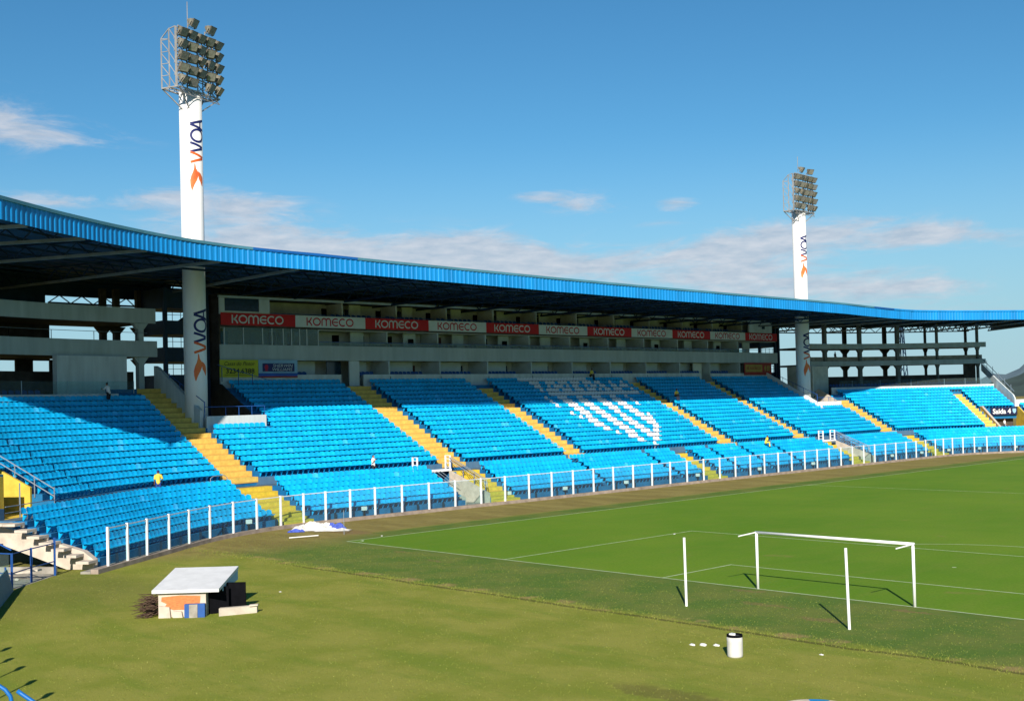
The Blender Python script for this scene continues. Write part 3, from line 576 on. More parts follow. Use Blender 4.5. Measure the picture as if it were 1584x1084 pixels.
    for y in (YB0+.45, 12.4, 14.4, 15.4, 16.6, 17.5, 18.4, 19.2, 20.5): mb.box(x0-.2, x0-.06, y, y+.09, 14.26, 15.79)
    mb.build('window_mullions', MT['wall'], GS)
    for a, b, m in ((11.0, 12.2, 'boardl'), (14.6, 16.4, 'wall'), (16.6, 17.3, 'door'), (17.5, 18.2, 'concrete'), (18.6, 19.1, 'darkconc'), (19.4, 20.2, 'white')):
        bx('cabin_panel', MT[m], (x0-2.48, x0-2.4, a, b, 14.3, 15.6))
    # low dark blue balustrade rails
    mb = MB(); mb.box(x0-.22, x0-.18, 20.7, 90, 14.26, 14.62); mb.build('glass_balustrade', MT['glassw'], GS)
    mb = MB(); mb.box(x0-.2, x0-.1, 20.7, YB1-.5, 14.62, 14.66); mb.box(x0-.3, x0-.2, YB0+5.3, 90, 17.15, 17.2); mb.build('handrail', MT['rail'], GS)
    mb = MB()
    for y in (28.8, 35.4, 42.1, 48.7, 55.3, 61.9, 68.5, 75.1): mb.box(x0+.245, x0+.26, y, y+.05, 10.6, 11.3)
    mb.build('drain_slots', MT['near_black'], GS)
box_block()
# ---- concrete frames of the two wings
def wing(name, s0, s1, beams, fronts, backs, zt, of, ob, sz):
    for nm, z0, z1, a, b in beams:
        mb = MB(); cbox(mb, a, b, of, of+.3, z0, z1); mb.build(nm, MT['beam'], GS)
        mb = MB(); cbox(mb, a, b, of+.31, ob+1.0, z0+.05, z0+.3); mb.build('floor_slab', MT['darkconc'], GS)
    for lst, o in ((fronts, of+.35), (backs, ob)):
        for s in lst:
            mb = MB(); ds = .22*RC/(RC+o)*1.15; top = zt if (o > 24 or name == 'right') else 15.89
            cbox(mb, s-ds, s+ds, o, o+.5, 8.0, top)
            for nm, z0, z1, a, b in beams:   # haunches
                for sg in (-1, 1):
                    sa, sb = (s-ds-.24, s-ds-.005) if sg < 0 else (s+ds+.005, s+ds+.24)
                    v = [(sa, z0+.04), (sb, z0+.04), ((sb if sg < 0 else sa), z0-.55)]
                    pts = [W3(a_, o_, z_) for o_ in (o+.02, o+.46) for a_, z_ in v]
                    mb.add(pts, [(0, 1, 2), (5, 4, 3), (0, 3, 4, 1), (1, 4, 5, 2), (2, 5, 3, 0)])
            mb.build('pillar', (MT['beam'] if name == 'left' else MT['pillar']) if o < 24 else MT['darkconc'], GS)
wing('left', -22, 4.8, [('wing_beam', 15.9, 17.15, -22, 4.85), ('wing_beam', 13.05, 14.4, -22, 4.9)], [-9, -2.75, 4.25], [4.15, 4.72, 5.67], 19.3, 21.6, 27.5, 0)
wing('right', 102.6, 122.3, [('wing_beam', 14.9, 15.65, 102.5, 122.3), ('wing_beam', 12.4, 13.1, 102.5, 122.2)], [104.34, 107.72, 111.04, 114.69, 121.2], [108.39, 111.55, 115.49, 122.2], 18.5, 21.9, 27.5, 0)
def wing_extra():
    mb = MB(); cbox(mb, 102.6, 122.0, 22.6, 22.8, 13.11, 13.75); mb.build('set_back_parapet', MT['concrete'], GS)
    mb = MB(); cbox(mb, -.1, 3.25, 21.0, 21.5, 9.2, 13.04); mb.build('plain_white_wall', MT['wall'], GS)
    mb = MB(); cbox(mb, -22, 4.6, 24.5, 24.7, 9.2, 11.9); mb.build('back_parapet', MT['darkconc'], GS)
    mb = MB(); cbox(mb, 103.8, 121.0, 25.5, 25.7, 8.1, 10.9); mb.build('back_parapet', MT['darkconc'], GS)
    mb = MB(); cbox(mb, 119.2, 121.1, 23.0, 23.2, 8.1, 12.4); mb.build('wing_infill', MT['darkconc'], GS)
    mb = MB(); cbox(mb, -22, 3.0, 19.36, 19.38, 9.97, 10.95); mb.build('glass_balustrade', MT['glassp'], GS)
    mb = MB(); cbox(mb, 103, 120.6, 17.74, 17.76, 9.27, 10.2); mb.build('glass_balustrade', MT['glassp'], GS)
    mb = MB()
    for s in (-5, -2.6, -.3, 1.7, 3.0): mb.beam(W3(s, 19.36, 9.95), W3(s, 19.36, 10.97), .05)
    for s in (104.5, 107.5, 110.5, 113.5, 116.5, 119): mb.beam(W3(s, 17.76, 9.2), W3(s, 17.76, 10.2), .05)
    for s0, s1, o, z in ((-22, 4.5, 21.85, 14.9), (-22, 4.5, 21.85, 14.95)):
        for s in range(int(s0), int(s1)+1, 2): mb.beam(W3(s, o, 14.4), W3(s, o, 15.1), .04)
        cbox(mb, s0, s1, o-.02, o+.02, 15.08, 15.12)
    mb.build('balustrade_posts', MT['railg'], GS)
    # stair tower clad in dark blue sheet behind the left niche and beside the block
    mb = MB(); cbox(mb, -3.2, -2.35, 30, 30.3, 9, 20.6); mb.build('blue_cladding_panel', MT['rail'], GS)
    mb = MB(); cbox(mb, -2.3, 2.4, 30.05, 30.35, 16.5, 20.6); mb.build('back_wall_panel', MT['under'], GS); mb = MB(); cbox(mb, 2.4, 10, 30.6, 30.9, 18.75, 20.6); mb.build('back_wall_panel', MT['under'], GS)
    mb = MB(); cbox(mb, 10, 98, 28.4, 28.6, 18.6, 20.0); mb.build('back_wall_panel', MT['under'], GS)
    mb = MB(); cbox(mb, 100.5, 128, 30.2, 30.4, 18.55, 19.3); mb.build('back_wall_panel', MT['under'], GS)
    mb = MB(); cbox(mb, -18, 2.4, 29.5, 29.7, 13.0, 16.6); mb.build('dark_back_wall', MT['darkconc'], GS)
    for a, b in ((-22, -4), (.65, 1.35), (2.05, 2.75)):
        mb = MB(); cbox(mb, a, b, 28.2, 28.4, 9.2, 13.04); mb.build('dark_back_wall', MT['darkconc'], GS)
wing_extra()
# ---- steel stair flights beside the columns
def niche_stairs(y0, y1):
    xf = X0-23.4; xb = X0-28
    for z0, z1 in ((9.4, 11.6), (12.75, 14.0), (15.15, 16.35), (17.45, 19.2)):
        mb = MB(); mb.box(xb, xf, y0, y1, z0, z1); mb.build('stair_landing', MT['steel'], GS)
    mb = MB()
    for z in (11.6, 14.0, 16.35):
        mb.beam((xf-.1, y0+.1, z+.95), (xf-.1, y1-.1, z+.95), .06); mb.beam((xf-.1, y0+.1, z+.5), (xf-.1, y1-.1, z+.5), .04)
        for i in range(6): y = y0+.1+(y1-y0-.2)*i/5; mb.beam((xf-.1, y, z), (xf-.1, y, z+.95), .04)
    mb.build('stair_rail', MT['steel'], GS)
    for y in (y0+.05, y1-.9, y1-.1):
        mb = MB(); mb.beam((xf+.18, y, 3), (xf+.18, y, 19.2), .32); mb.build('stair_post', MT['steel'], GS)
    mb = MB(); mb.hexa([(xf-.5, y1-2.6, 16.36), (xf-.5, y1-.2, 16.36), (xf-.4, y1-.2, 16.36), (xf-.4, y1-2.6, 16.36), (xf-.5, y1-1.0, 17.44), (xf-.5, y1-.2, 17.44), (xf-.4, y1-.2, 17.44), (xf-.4, y1-1.0, 17.44)]); mb.build('stair_flight', MT['steel'], GS)
niche_stairs(5.4, 9.6); niche_stairs(94.6, 99.3)
# ------------------------------------------------------------------ roof
FZ = [(-19.6, 5.65, 20.4), (-17, 5.63, 20.4), (-14.3, 5.6, 20.4), (-11.8, 5.45, 20.4), (-9.1, 5.25, 20.4), (-6.8, 4.95, 20.4), (-4.5, 4.72, 20.38), (-3.0, 4.6, 20.36), (-1.3, 4.5, 20.34), (1.2, 4.2, 20.28), (4, 3.8, 20.2), (8, 3.5, 20.12), (12, 3.4, 20.02), (21.5, 3.4, 19.86),
      (34, 3.4, 19.66), (47, 3.4, 19.5), (60, 3.4, 19.4), (75, 3.4, 19.3), (84, 3.5, 19.22), (90, 3.9, 19.14), (97, 4.45, 19.1), (102.1, 4.7, 19.1), (105.9, 4.2, 19.1), (112.1, 4.0, 19.1), (118.6, 4.9, 19.1), (128.5, 5.4, 19.1)]
def fas(s):
    for a, b in zip(FZ, FZ[1:]):
        if s <= b[0] or b is FZ[-1]:
            t = max(0, min(1, (s-a[0])/(b[0]-a[0]))); return a[1]+(b[1]-a[1])*t, a[2]+(b[2]-a[2])*t
FP = []
def build_roof():
    S = []; s = FZ[0][0]
    while s < FZ[-1][0]: S.append(s); s += 1.0
    S.append(FZ[-1][0])
    OB = 31.0
    mb = MB(); n = 0
    prof = []
    for s in S:
        of, zt = fas(s); prof.append([W3(s, of+.06, zt-.05), W3(s, of+6, zt+.15), W3(s, OB, zt+.3), W3(s, OB, zt+.12), W3(s, of+6, zt-.02), W3(s, of+.06, zt-.2)])
    for i in range(len(prof)-1):
        b = len(mb.v); mb.v += prof[i]+prof[i+1]
        for k in range(6): mb.f.append((b+k, b+(k+1) % 6, b+6+(k+1) % 6, b+6+k))
    b = len(mb.v); mb.v += prof[0]+prof[-1]; mb.f.append(tuple(range(b, b+6))); mb.f.append(tuple(range(b+6, b+12)))
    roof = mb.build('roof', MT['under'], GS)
    # corrugated fascia following the curve at a constant rib width
    pts = []; s = S[0]; acc = 0; last = None; ds = .02
    dense = []
    while s <= S[-1]:
        of, zt = fas(s); dense.append((s, of, zt, W3(s, of, 0))); s += ds
    L = [0]
    for a, b in zip(dense, dense[1:]): L.append(L[-1]+math.hypot(b[3][0]-a[3][0], b[3][1]-a[3][1]))
    mb = MB(); step = .115; k = 0; i = 0; H = 1.2; pat = (0, .055, .055, 0)
    seq = (.20, .06, .11, .06); t = 0
    while t < L[-1]:
        while i < len(L)-2 and L[i+1] < t: i += 1
        s_, of, zt, _ = dense[i]
        d = (0, 0, .055, .055)[k % 4]
        d = (0, 0, -.05, -.05)[k % 4]
        jog = .012*math.sin(t*.7)+.01*math.sin(t*.23)
        mb.v.append(W3(s_, of+d*.8+jog, zt)); mb.v.append(W3(s_, of+d*.8+jog, zt-H))
        t += seq[k % 4]*1.1; k += 1
    for q in range(len(mb.v)//2-1): mb.f.append((2*q, 2*q+1, 2*q+3, 2*q+2))
    # closed back so that it has real thickness
    b = len(mb.v); nn = b//2
    for j in range(0, len(dense), 25):
        s_, of, zt, _ = dense[j]; mb.v.append(W3(s_, of+.045, zt)); mb.v.append(W3(s_, of+.045, zt-H))
    for q in range((len(mb.v)-b)//2-1): mb.f.append((b+2*q, b+2*q+2, b+2*q+3, b+2*q+1))
    mb.build('fascia', MT['bluem'], roof)
    # cap flashing: weathered teal, with two freshly painted lengths
    def cap(s0, s1, m, name='fascia_cap'):
        mb = MB(); ss = [s0]; 
        while ss[-1]+1 < s1: ss.append(ss[-1]+1)
        ss.append(s1)
        pr = []
        for s in ss:
            of, zt = fas(s); pr.append([W3(s, of-.09, zt-.10), W3(s, of+.3, zt-.0), W3(s, of+.3, zt+.10), W3(s, of-.09, zt+.10)])
        for a, c in zip(pr, pr[1:]):
            b = len(mb.v); mb.v += a+c
            for k in range(4): mb.f.append((b+k, b+(k+1) % 4, b+4+(k+1) % 4, b+4+k))
        mb.build(name, m, roof)
    cap(-19.6, 2.9, MT['bluecap']); cap(2.9, 11.6, MT['bluedk']); cap(11.6, 91.8, MT['bluecap']); cap(91.8, 97.6, MT['bluedk']); cap(97.6, 128.5, MT['bluem'])
    # trusses: level bottom chord, lattice to the sheet
    s = -16.6; ti = 0
    while s < 128:
        of, zt = fas(s); zb = zt-1.16; o1 = 30.6
        if not 3.8 < s < 5.2 and not 93.9 < s < 95.5:
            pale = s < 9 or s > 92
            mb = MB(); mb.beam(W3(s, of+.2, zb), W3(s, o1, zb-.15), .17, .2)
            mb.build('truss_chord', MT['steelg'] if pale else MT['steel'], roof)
            mb = MB(); n = 12; mb.beam(W3(s, of+.3, zt-.32), W3(s, o1, zt-.02), .12)
            for i in range(n):
                oa = of+.4+(o1-of-.5)*i/n; ob = of+.4+(o1-of-.5)*(i+1)/n; om = (oa+ob)/2
                zlo = lambda q: zb-.15*(q-of)/(o1-of)+.06
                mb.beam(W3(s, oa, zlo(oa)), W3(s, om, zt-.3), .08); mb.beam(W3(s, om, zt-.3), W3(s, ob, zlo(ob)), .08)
            mb.build('truss_lattice', MT['steel'], roof)
        s += 5.75 if s < 92 else 5.0
    # purlins
    mb = MB()
    for k in range(10):
        o = 7.5+k*2.4; ss = [-19+1.5*i for i in range(98)]
        for a, b in zip(ss, ss[1:]):
            za, zb = fas(a)[1]-.36, fas(b)[1]-.36
            if b > 128: break
            mb.beam(W3(a, o, za), W3(b, o, zb), .1, .16)
    mb.build('purlins', MT['steel'], roof)
    # edge lattice under the back of the roof
    for s0, s1, o, zl, zu in ((2.6, 10, 30.4, 18.1, 18.8), (98, 124.5, 30.1, 17.75, 18.6)):
        mb = MB(); ss = [s0+.9*i for i in range(int((s1-s0)/.9)+1)]
        for i, (a, b) in enumerate(zip(ss, ss[1:])):
            mb.beam(W3(a, o, zl), W3(b, o, zl), .16)
            m_ = (a+b)/2; mb.beam(W3(a, o, zl), W3(m_, o, zu), .08); mb.beam(W3(m_, o, zu), W3(b, o, zl), .08)
        mb.build('edge_lattice', MT['steel'], roof)
    of, zt = fas(128.4); mb = MB(); cprism(mb, 128.2, 128.4, [(of+.1, zt-1.16), (30.8, zt-1.3), (30.8, zt+.1), (of+.1, zt-.2)], [128.2, 128.4]); mb.build('gable_panel', MT['under'], roof)
build_roof()
# ------------------------------------------------------------------ seats
def seat_mesh():
    prof = [(.40, .355), (.415, .385), (.39, .41), (.26, .40), (.10, .395), (.035, .43), (.01, .54), (-.02, .68), (-.045, .745)]   # y forward, z up
    xs = (-.245, -.21, -.08, .08, .21, .245)
    vs = []; fs = []
    for i, (y, z) in enumerate(prof):
        for j, x in enumerate(xs):
            e = abs(x) > .2; m_ = abs(x) > .15
            zz = z+(.02 if e and 1 < i < 5 else 0); yy = y+(.03 if e and i >= 5 else 0)
            if i == 8: zz -= .05 if e else (.012 if m_ else 0)
            if i == 0 and e: zz += .02
            vs.append((x*(.93 if i == 8 else 1), yy, zz))
    n = len(xs)
    for i in range(len(prof)-1):
        for j in range(n-1): fs.append((i*n+j, i*n+j+1, (i+1)*n+j+1, (i+1)*n+j))
    b = len(vs)   # bracket
    for x in (-.03, .03):
        for y, z in ((-.02, 0), (-.02, .37), (.30, .37), (.02, 0)): vs.append((x, y, z))
    fs += [(b, b+1, b+2, b+3), (b+7, b+6, b+5, b+4), (b+2, b+6, b+7, b+3)]
    return vs, fs
SV, SF = seat_mesh()
def mesh_from(name, vs, fs, m):
    me = bpy.data.meshes.new(name); me.from_pydata(vs, [], fs); me.update(); me.materials.append(m)
    for p in me.polygons: p.use_smooth = True
    return me
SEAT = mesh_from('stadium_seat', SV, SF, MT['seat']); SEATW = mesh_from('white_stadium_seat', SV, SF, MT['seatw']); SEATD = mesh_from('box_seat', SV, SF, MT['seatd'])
CREST = {  # row from the top -> white runs in pixel columns of the photograph's crest, converted to metres along the row
}
def crest_cells():
    # (k, s0, s1) white runs; read row by row off the seat pattern
    C = []
    full = (17, 46.2, 57.0); C.append(full)
    r16 = [(47.3, 49.0), (49.7, 51.3), (51.9, 53.5), (54.0, 55.1), (55.6, 57.1), (57.7, 58.7), (60.2, 60.7), (62.1, 62.6)]
    r15 = [(47.3, 48.4), (49.1, 49.6), (50.2, 51.8), (52.4, 52.9), (53.5, 54.5), (55.2, 55.7), (56.2, 57.2), (57.8, 58.8), (59.7, 60.7), (61.2, 62.6)]
    r14 = [(47.4, 47.9), (48.5, 50.1), (50.8, 52.4), (53.0, 54.1), (54.6, 56.2), (56.8, 57.2), (57.8, 58.8), (59.3, 60.8), (62.2, 62.7)]
    for k, r in ((16, r16), (15, r15), (14, r14)): C += [(k, a-.3, b-.3) for a, b in r]
    C.append((13, 47.3, 62.6))
    # checkered stripes: pixel runs (photo columns at 6.6x zoom starting at x=800) for the lower rows
    return C
PXROWS = {12: [(285, 310), (410, 495), (590, 670), (765, 840), (930, 1005), (1090, 1112)], 11: [(338, 375), (460, 555), (637, 730), (812, 900), (978, 1062), (1143, 1175)],
          10: [(392, 428), (515, 608), (693, 783), (866, 953), (1033, 1118), (1196, 1228)], 9: [(570, 663), (748, 838), (920, 1008), (1088, 1173)],
          8: [(533, 568), (625, 720), (803, 893), (976, 1064), (1143, 1230), (1282, 1305)], 7: [(623, 655), (680, 775), (860, 950), (1032, 1120), (1200, 1285), (1305, 1338)],
          6: [(708, 830), (916, 1006), (1088, 1176), (1256, 1365)], 5: [(790, 888), (973, 1062), (1145, 1232), (1310, 1395)], 4: [(883, 945), (1030, 1118), (1200, 1288), (1368, 1430)],
          3: [(1003, 1035), (1086, 1180), (1256, 1345), (1395, 1428)], 2: [(1115, 1233), (1313, 1430)], 1: [(1230, 1293), (1373, 1440)], 0: [(1378, 1412)]}
def px_to_s(u, o, z):
    """which s on row (o,z) is seen in photo column u (used once, to read the crest's seats off the photograph)"""
    lo, hi = 20, 90
    cam = SC.camera.matrix_world.inverted(); f = 1843.41414
    for _ in range(40):
        m_ = (lo+hi)/2; p = cam @ Vector(W3(m_, o, z)); uu = 792+f*p.x/-p.z
        if uu < u: lo = m_
        else: hi = m_
    return lo
def seats():
    CR = {}
    for k, a, b in crest_cells(): CR.setdefault(k, []).append((a, b))
    for kk, runs in PXROWS.items():
        k = kk+ (0 if kk else 0)
        o, z = urow(k)
        CR[k] = [(px_to_s(800+a/6.6, o+.5, z+.6), px_to_s(800+b/6.6, o+.5, z+.6)) for a, b in runs]
    items = []   # (world pos, rot, colour, row label)
    def blocked_low(s, j):
        if s < S_L+.25+.33*0 or s > 164: return True
        for a, b in LO_AISLES:
            if a-.30 < s < b+.30: return True
        for a, b in (TR_L, TR_R):
            if a-.25 < s < b+.25: return True
        for c in (37.45, 48.3, 58.6, 64.1, 70.0):
            if abs(s-c) < .27: return True
        return False
    def blocked_up(s, k):
        for A in UP_A:
            a, b = aisle_at(A, urow(k)[0]+.4); k1 = A[4]; g = .30*RC/(RC+urow(k)[0]) if (s < YL or s > YR) else .30
            if a-g < s < b+g and k <= k1+ (1 if k1 == 16 else 0) - (0 if s < 110 else 0):
                return True
        for n in (NI_L, NI_R):
            if n[0]-.35 < s < n[1]+.35 and k > (8 if n is NI_L else 7)-1+(1 if n[0]+.2 < s < n[1]-.3 else 0): 
                return True
            if n is NI_R and 93.3 < s < 94 and k > 7: return True
        if -17.6 < s < -12.1 and k < 4: return True
        if 115.25 < s < 121.5 and k < 6: return True
        if s < 5 and k > 14: return True
        if s > 99 and k > 12: return True
        if s > 99.2 and s < 102.3 and k > 10: return True
        if s > S_R-.3 and (k > 6 or s < S_R+.5 or 130 < s < 132): return True
        return False
    def run(rows, fn, off, blocked):
        for idx in rows:
            o, z = fn(idx); ob = o+off
            # walk at constant 0.5 m spacing along this row
            s = (S_L+.3 if fn is lrow else -34.0)
            while s < 164:
                if not blocked(s, idx):
                    p, n = B(s, ob); up = fn is urow
                    white = up and any(a <= s <= b for a, b in CR.get(idx, []))
                    ang = math.atan2(-n[1], -n[0])-PI/2
                    items.append((Vector((p[0], p[1], z)), ang+random.gauss(0, .012), white, ('upper' if up else 'lower', idx), s))
                R_ = RC+ob
                s += .5*(RC/R_ if (s < YL and s > YL-RC*TH) or (s > YR and s < YR+RC*TH) else 1)
    run(range(NL), lrow, .42, blocked_low); run(range(NU), urow, .46, blocked_up)
    cam = Vector((61.852, -44.3605, 8.637)); inv = SC.camera.matrix_world.inverted()
    def vis(p):
        q = inv @ p; u = 792+1843.4*q.x/-q.z; v = 542+38.5-1843.4*q.y/-q.z; return -4 < u < 1588 and 0 < v < 1080
    blue = [it for it in items if not it[2]]; white = [it for it in items if it[2]]
    blue.sort(key=lambda it: (0 if vis(it[0]) else 1, (it[0]-cam).length))
    near, rest = blue[:300], blue[300:]
    RN = ['front', 'second', 'third', 'fourth', 'fifth', 'sixth', 'seventh', 'eighth', 'ninth', 'tenth', 'eleventh', 'twelfth', 'thirteenth', 'fourteenth', 'fifteenth', 'sixteenth', 'seventeenth', 'top']
    for it in near:
        o = bpy.data.objects.new('stadium_seat', SEAT); COL.objects.link(o); o.location = it[0]; o.rotation_euler = (0, 0, it[1])
        blk, idx = it[3]; right = it[4] > 4.6
        if blk == 'lower': lab = 'cyan blue seat, %s row of lower block %s first yellow stair' % (RN[idx], 'right of the' if right else 'left of the')
        else: lab = 'cyan blue seat in the %s row above the walkway %s first yellow stair' % (RN[idx] if idx else 'lowest', 'right of the' if right else 'left of the')
        meta(o, lab, 'seat', '%s block seats, %s row, %s first stair' % (blk, RN[idx], 'right of the' if right else 'left of the'))
    for it in white:
        o = bpy.data.objects.new('white_stadium_seat', SEATW); COL.objects.link(o); o.location = it[0]; o.rotation_euler = (0, 0, it[1])
        rn = RN[it[3][1]] if it[3][1] else 'lowest'
        meta(o, 'white seat in the %s upper row, part of the crest among blue seats' % rn, 'seat', 'white crest seats, %s upper row' % rn)
    vs = []; fs = []
    for pos, ang, w, r, s_ in rest:
        c, s = math.cos(ang), math.sin(ang); b = len(vs)
        for x, y, z in SV: vs.append((pos.x+c*x-s*y, pos.y+s*x+c*y, pos.z+z))
        fs += [tuple(b+i for i in f) for f in SF]
    me = mesh_from('seat_rows', vs, fs, MT['seat']); o = bpy.data.objects.new('seat_rows', me); COL.objects.link(o)
    meta(o, 'thousands of cyan blue plastic seats filling the terraces beyond the nearest rows', 'seats', kind='stuff')
    # dark blue chairs in the boxes: the nearer storeys one by one, the tiny upper rows as one mass
    x0 = X0-21.9; OR = ['first', 'second', 'third', 'fourth', 'fifth', 'sixth', 'seventh', 'eighth', 'ninth', 'tenth', 'eleventh', 'twelfth']
    def chair(p, rz, lab, grp):
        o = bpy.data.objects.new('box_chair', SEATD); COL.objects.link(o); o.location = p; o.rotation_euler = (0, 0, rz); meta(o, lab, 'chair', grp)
    far = []
    for i, y in enumerate(PART[:-2]):
        if i == 0: ys = []
        elif i == 1: ys = [y+.5+.5*k for k in range(6)]
        elif i == 2: ys = [25.7+.5*k for k in range(4)]
        else: ys = [y+.35+.52*k for k in range(9)]
        for q in ys: chair((x0-.75, q, 11.08), -PI/2+random.gauss(0, .04), 'dark blue chair behind the white wall of the %s ground-floor box from the left' % OR[i-1], 'chairs of the %s ground-floor box' % OR[i-1])
        if i > 3: far += [(x0-.8, q, 13.86) for q in [y+.3+.6*k for k in range(5)]+[y+4.3+.6*k for k in range(3)]]
        if i > 1: far += [(x0-.75, q, 16.62) for q in [y+.4+.62*k for k in range(8)]]
    vs = []; fs = []
    for px, py, pz in far:
        b = len(vs)
        for x, y, z in SV: vs.append((px+y, py-x, pz+z))
        fs += [tuple(b+i for i in f) for f in SF]
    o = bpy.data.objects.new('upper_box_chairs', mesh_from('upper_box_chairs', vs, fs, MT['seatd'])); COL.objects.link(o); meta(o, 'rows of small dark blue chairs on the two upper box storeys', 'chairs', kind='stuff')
    for o_, s0, s1, z in ((21.6, -8, -.6, 9.6), (20.6, -8, 2.6, 9.25)):
        s = s0
        while s < s1:
            p, n_ = B(s, o_); chair((p[0], p[1], z), math.atan2(-n_[1], -n_[0])-PI/2, 'dark blue chair behind the left wing parapet, %s row' % ('back' if o_ > 21 else 'front'), 'left wing chairs, %s row' % ('back' if o_ > 21 else 'front')); s += .62*(RC/(RC+o_))
    for o_, dz in ((19.2, .2), (20.2, .55), (21.3, .9)):
        s = 104.2; nm = {19.2: 'front', 20.2: 'middle', 21.3: 'back'}[o_]
        while s < 120.2:
            p, n_ = B(s, o_); chair((p[0], p[1], 8.12+dz), math.atan2(-n_[1], -n_[0])-PI/2, 'dark blue chair behind the right wing parapet, %s row' % nm, 'right wing chairs, %s row' % nm)
            s += .62*(RC/(RC+o_)) if not 110.4 < s < 110.9 else .9
seats()
# ------------------------------------------------------------------ lettering
def text_mb(body, size, font_w=1.0, shear=0.0, bold=0.0):
    cu = bpy.data.curves.new('t', 'FONT'); cu.body = body; cu.size = size; cu.shear = shear; cu.offset = bold; cu.align_x = 'CENTER'; cu.align_y = 'CENTER'; cu.extrude = .004; cu.resolution_u = 3
    o = bpy.data.objects.new('t', cu); COL.objects.link(o); bpy.context.view_layer.update()
    me = bpy.data.meshes.new_from_object(o.evaluated_get(bpy.context.evaluated_depsgraph_get())); vs = [(v.co.x*font_w, v.co.y, v.co.z) for v in me.vertices]; fs = [tuple(p.vertices) for p in me.polygons]
    bpy.data.objects.remove(o); bpy.data.curves.remove(cu); bpy.data.meshes.remove(me); return vs, fs
def put_text(name, body, size, origin, right, up, m, parent, font_w=1.0, shear=0, bold=0.0, width=None):
    vs, fs = text_mb(body, size, font_w, shear, bold)
    if width:
        w = max(v[0] for v in vs)-min(v[0] for v in vs); k = width/w; vs = [(v[0]*k, v[1], v[2]) for v in vs]
    cx = (max(v[0] for v in vs)+min(v[0] for v in vs))/2; cy = (max(v[1] for v in vs)+min(v[1] for v in vs))/2
    R, U = Vector(right).normalized(), Vector(up).normalized(); N_ = R.cross(U); O = Vector(origin)
    mb = MB(); mb.add([O+R*(x-cx)+U*(y-cy)+N_*z for x, y, z in vs], fs)
    return mb.build(name, m, parent)
def ribbon(mb, pts, w, mapf, lift=0.0, closed=False):
    """flat stroke through 2D points, mitred; mapf(x,y,lift)->3D"""
    n = len(pts); P = [Vector((p[0], p[1])) for p in pts]; lo, ro = [], []
    for i in range(n):
        if closed: a, b = P[(i-1) % n], P[(i+1) % n]
        else: a, b = P[max(i-1, 0)], P[min(i+1, n-1)]
        d = (b-a).normalized(); nrm = Vector((-d.y, d.x))
        d1 = (P[i]-a).normalized() if (P[i]-a).length > 1e-6 else d
        k = 1/max(.45, abs(nrm.dot(Vector((-d1.y, d1.x)))))
        lo.append(P[i]+nrm*w/2*k); ro.append(P[i]-nrm*w/2*k)
    base = len(mb.v); mb.v += [tuple(mapf(p.x, p.y, lift)) for p in lo]+[tuple(mapf(p.x, p.y, lift)) for p in ro]
    for i in range(n if closed else n-1):
        j = (i+1) % n; mb.f.append((base+i, base+n+i, base+n+j, base+j))
def arc2(cx, cy, rx, ry, a0, a1, n=14): return [(cx+rx*math.cos(math.radians(a0+(a1-a0)*i/n)), cy+ry*math.sin(math.radians(a0+(a1-a0)*i/n))) for i in range(n+1)]
def banner_letters(mb, mapf, h, w):
    """rounded sans capitals with an uneven m, spaced over width w, height h"""
    t = h*.17; x = 0; ls = []
    strokes = []
    H = h
    # K
    strokes += [(0, [(0, 0), (0, H)]), (.001, [(.12*H, H*.46), (.36*H, H*.62), (.56*H, H)]), (.001, [(.12*H, H*.50), (.40*H, H*.36), (.60*H, 0)])]
    x = .78*H
    r = .43*H
    strokes.append((0, arc2(x+r, H/2, r, r, 0, 342, 22), True)); x += 2*r+.22*H
    # M with two arches
    strokes.append((0, [(x, 0)]+arc2(x+.27*H, H*.62, .27*H, .32*H, 180, 0, 8)+[(x+.54*H, 0)])); strokes.append((.001, [(x+.54*H, H*.55)]+arc2(x+.81*H, H*.62, .27*H, .32*H, 165, 0, 8)+[(x+1.08*H, 0)])); x += 1.08*H+.24*H
    # E
    strokes.append((0, arc2(x+r, H/2, r, r, 52, 308, 16))); strokes.append((.001, [(x+.1*H, H/2), (x+.72*H, H/2)])); x += 1.62*r+.20*H
    # C
    strokes.append((0, arc2(x+r, H/2, r, r, 52, 308, 16))); x += 1.62*r+.22*H
    strokes.append((0, arc2(x+r, H/2, r, r, 0, 342, 22), True)); x += 2*r
    k = w/x
    for st in strokes:
        ribbon(mb, [(p[0]*k-w/2, p[1]-h/2) for p in st[1]], t, mapf, st[0]*2, len(st) > 2)
def banners():
    YS = [10.1, 17.92, 26.01, 34.06, 42.08, 50.06, 58.06, 65.94, 73.81, 81.62, 89.4, 96.9]; x = X0-21.9+.02
    ordn = ['first', 'second', 'third', 'fourth', 'fifth', 'sixth']
    for i, (a, b) in enumerate(zip(YS, YS[1:])):
        red = i % 2 == 0; zb, zt = 15.98-.0012*(a-10)*1.0, 17.08-.0022*(a-10)
        col = 'red' if red else 'white'
        e = empty('advertising_banner', (x, (a+b)/2, zb), '%s banner with rounded %s lettering, %s %s one from the left' % (col, 'white' if red else 'red', ordn[i//2], col), 'banner', 'banners along the second-floor front')
        mb = MB(); mb.box(x, x+.05, a+.01, b-.01, zb, zt); mb.build('banner_sheet', MT['red'] if red else MT['whiteb'], e)
        mb = MB(); cy, cz = (a+b)/2-.1, (zb+zt)/2
        banner_letters(mb, lambda u, v, l: (x+.056+l, cy+u, cz+v), .76, 5.3)
        mb.build('lettering', MT['whiteb'] if red else MT['redt'], e)
banners()
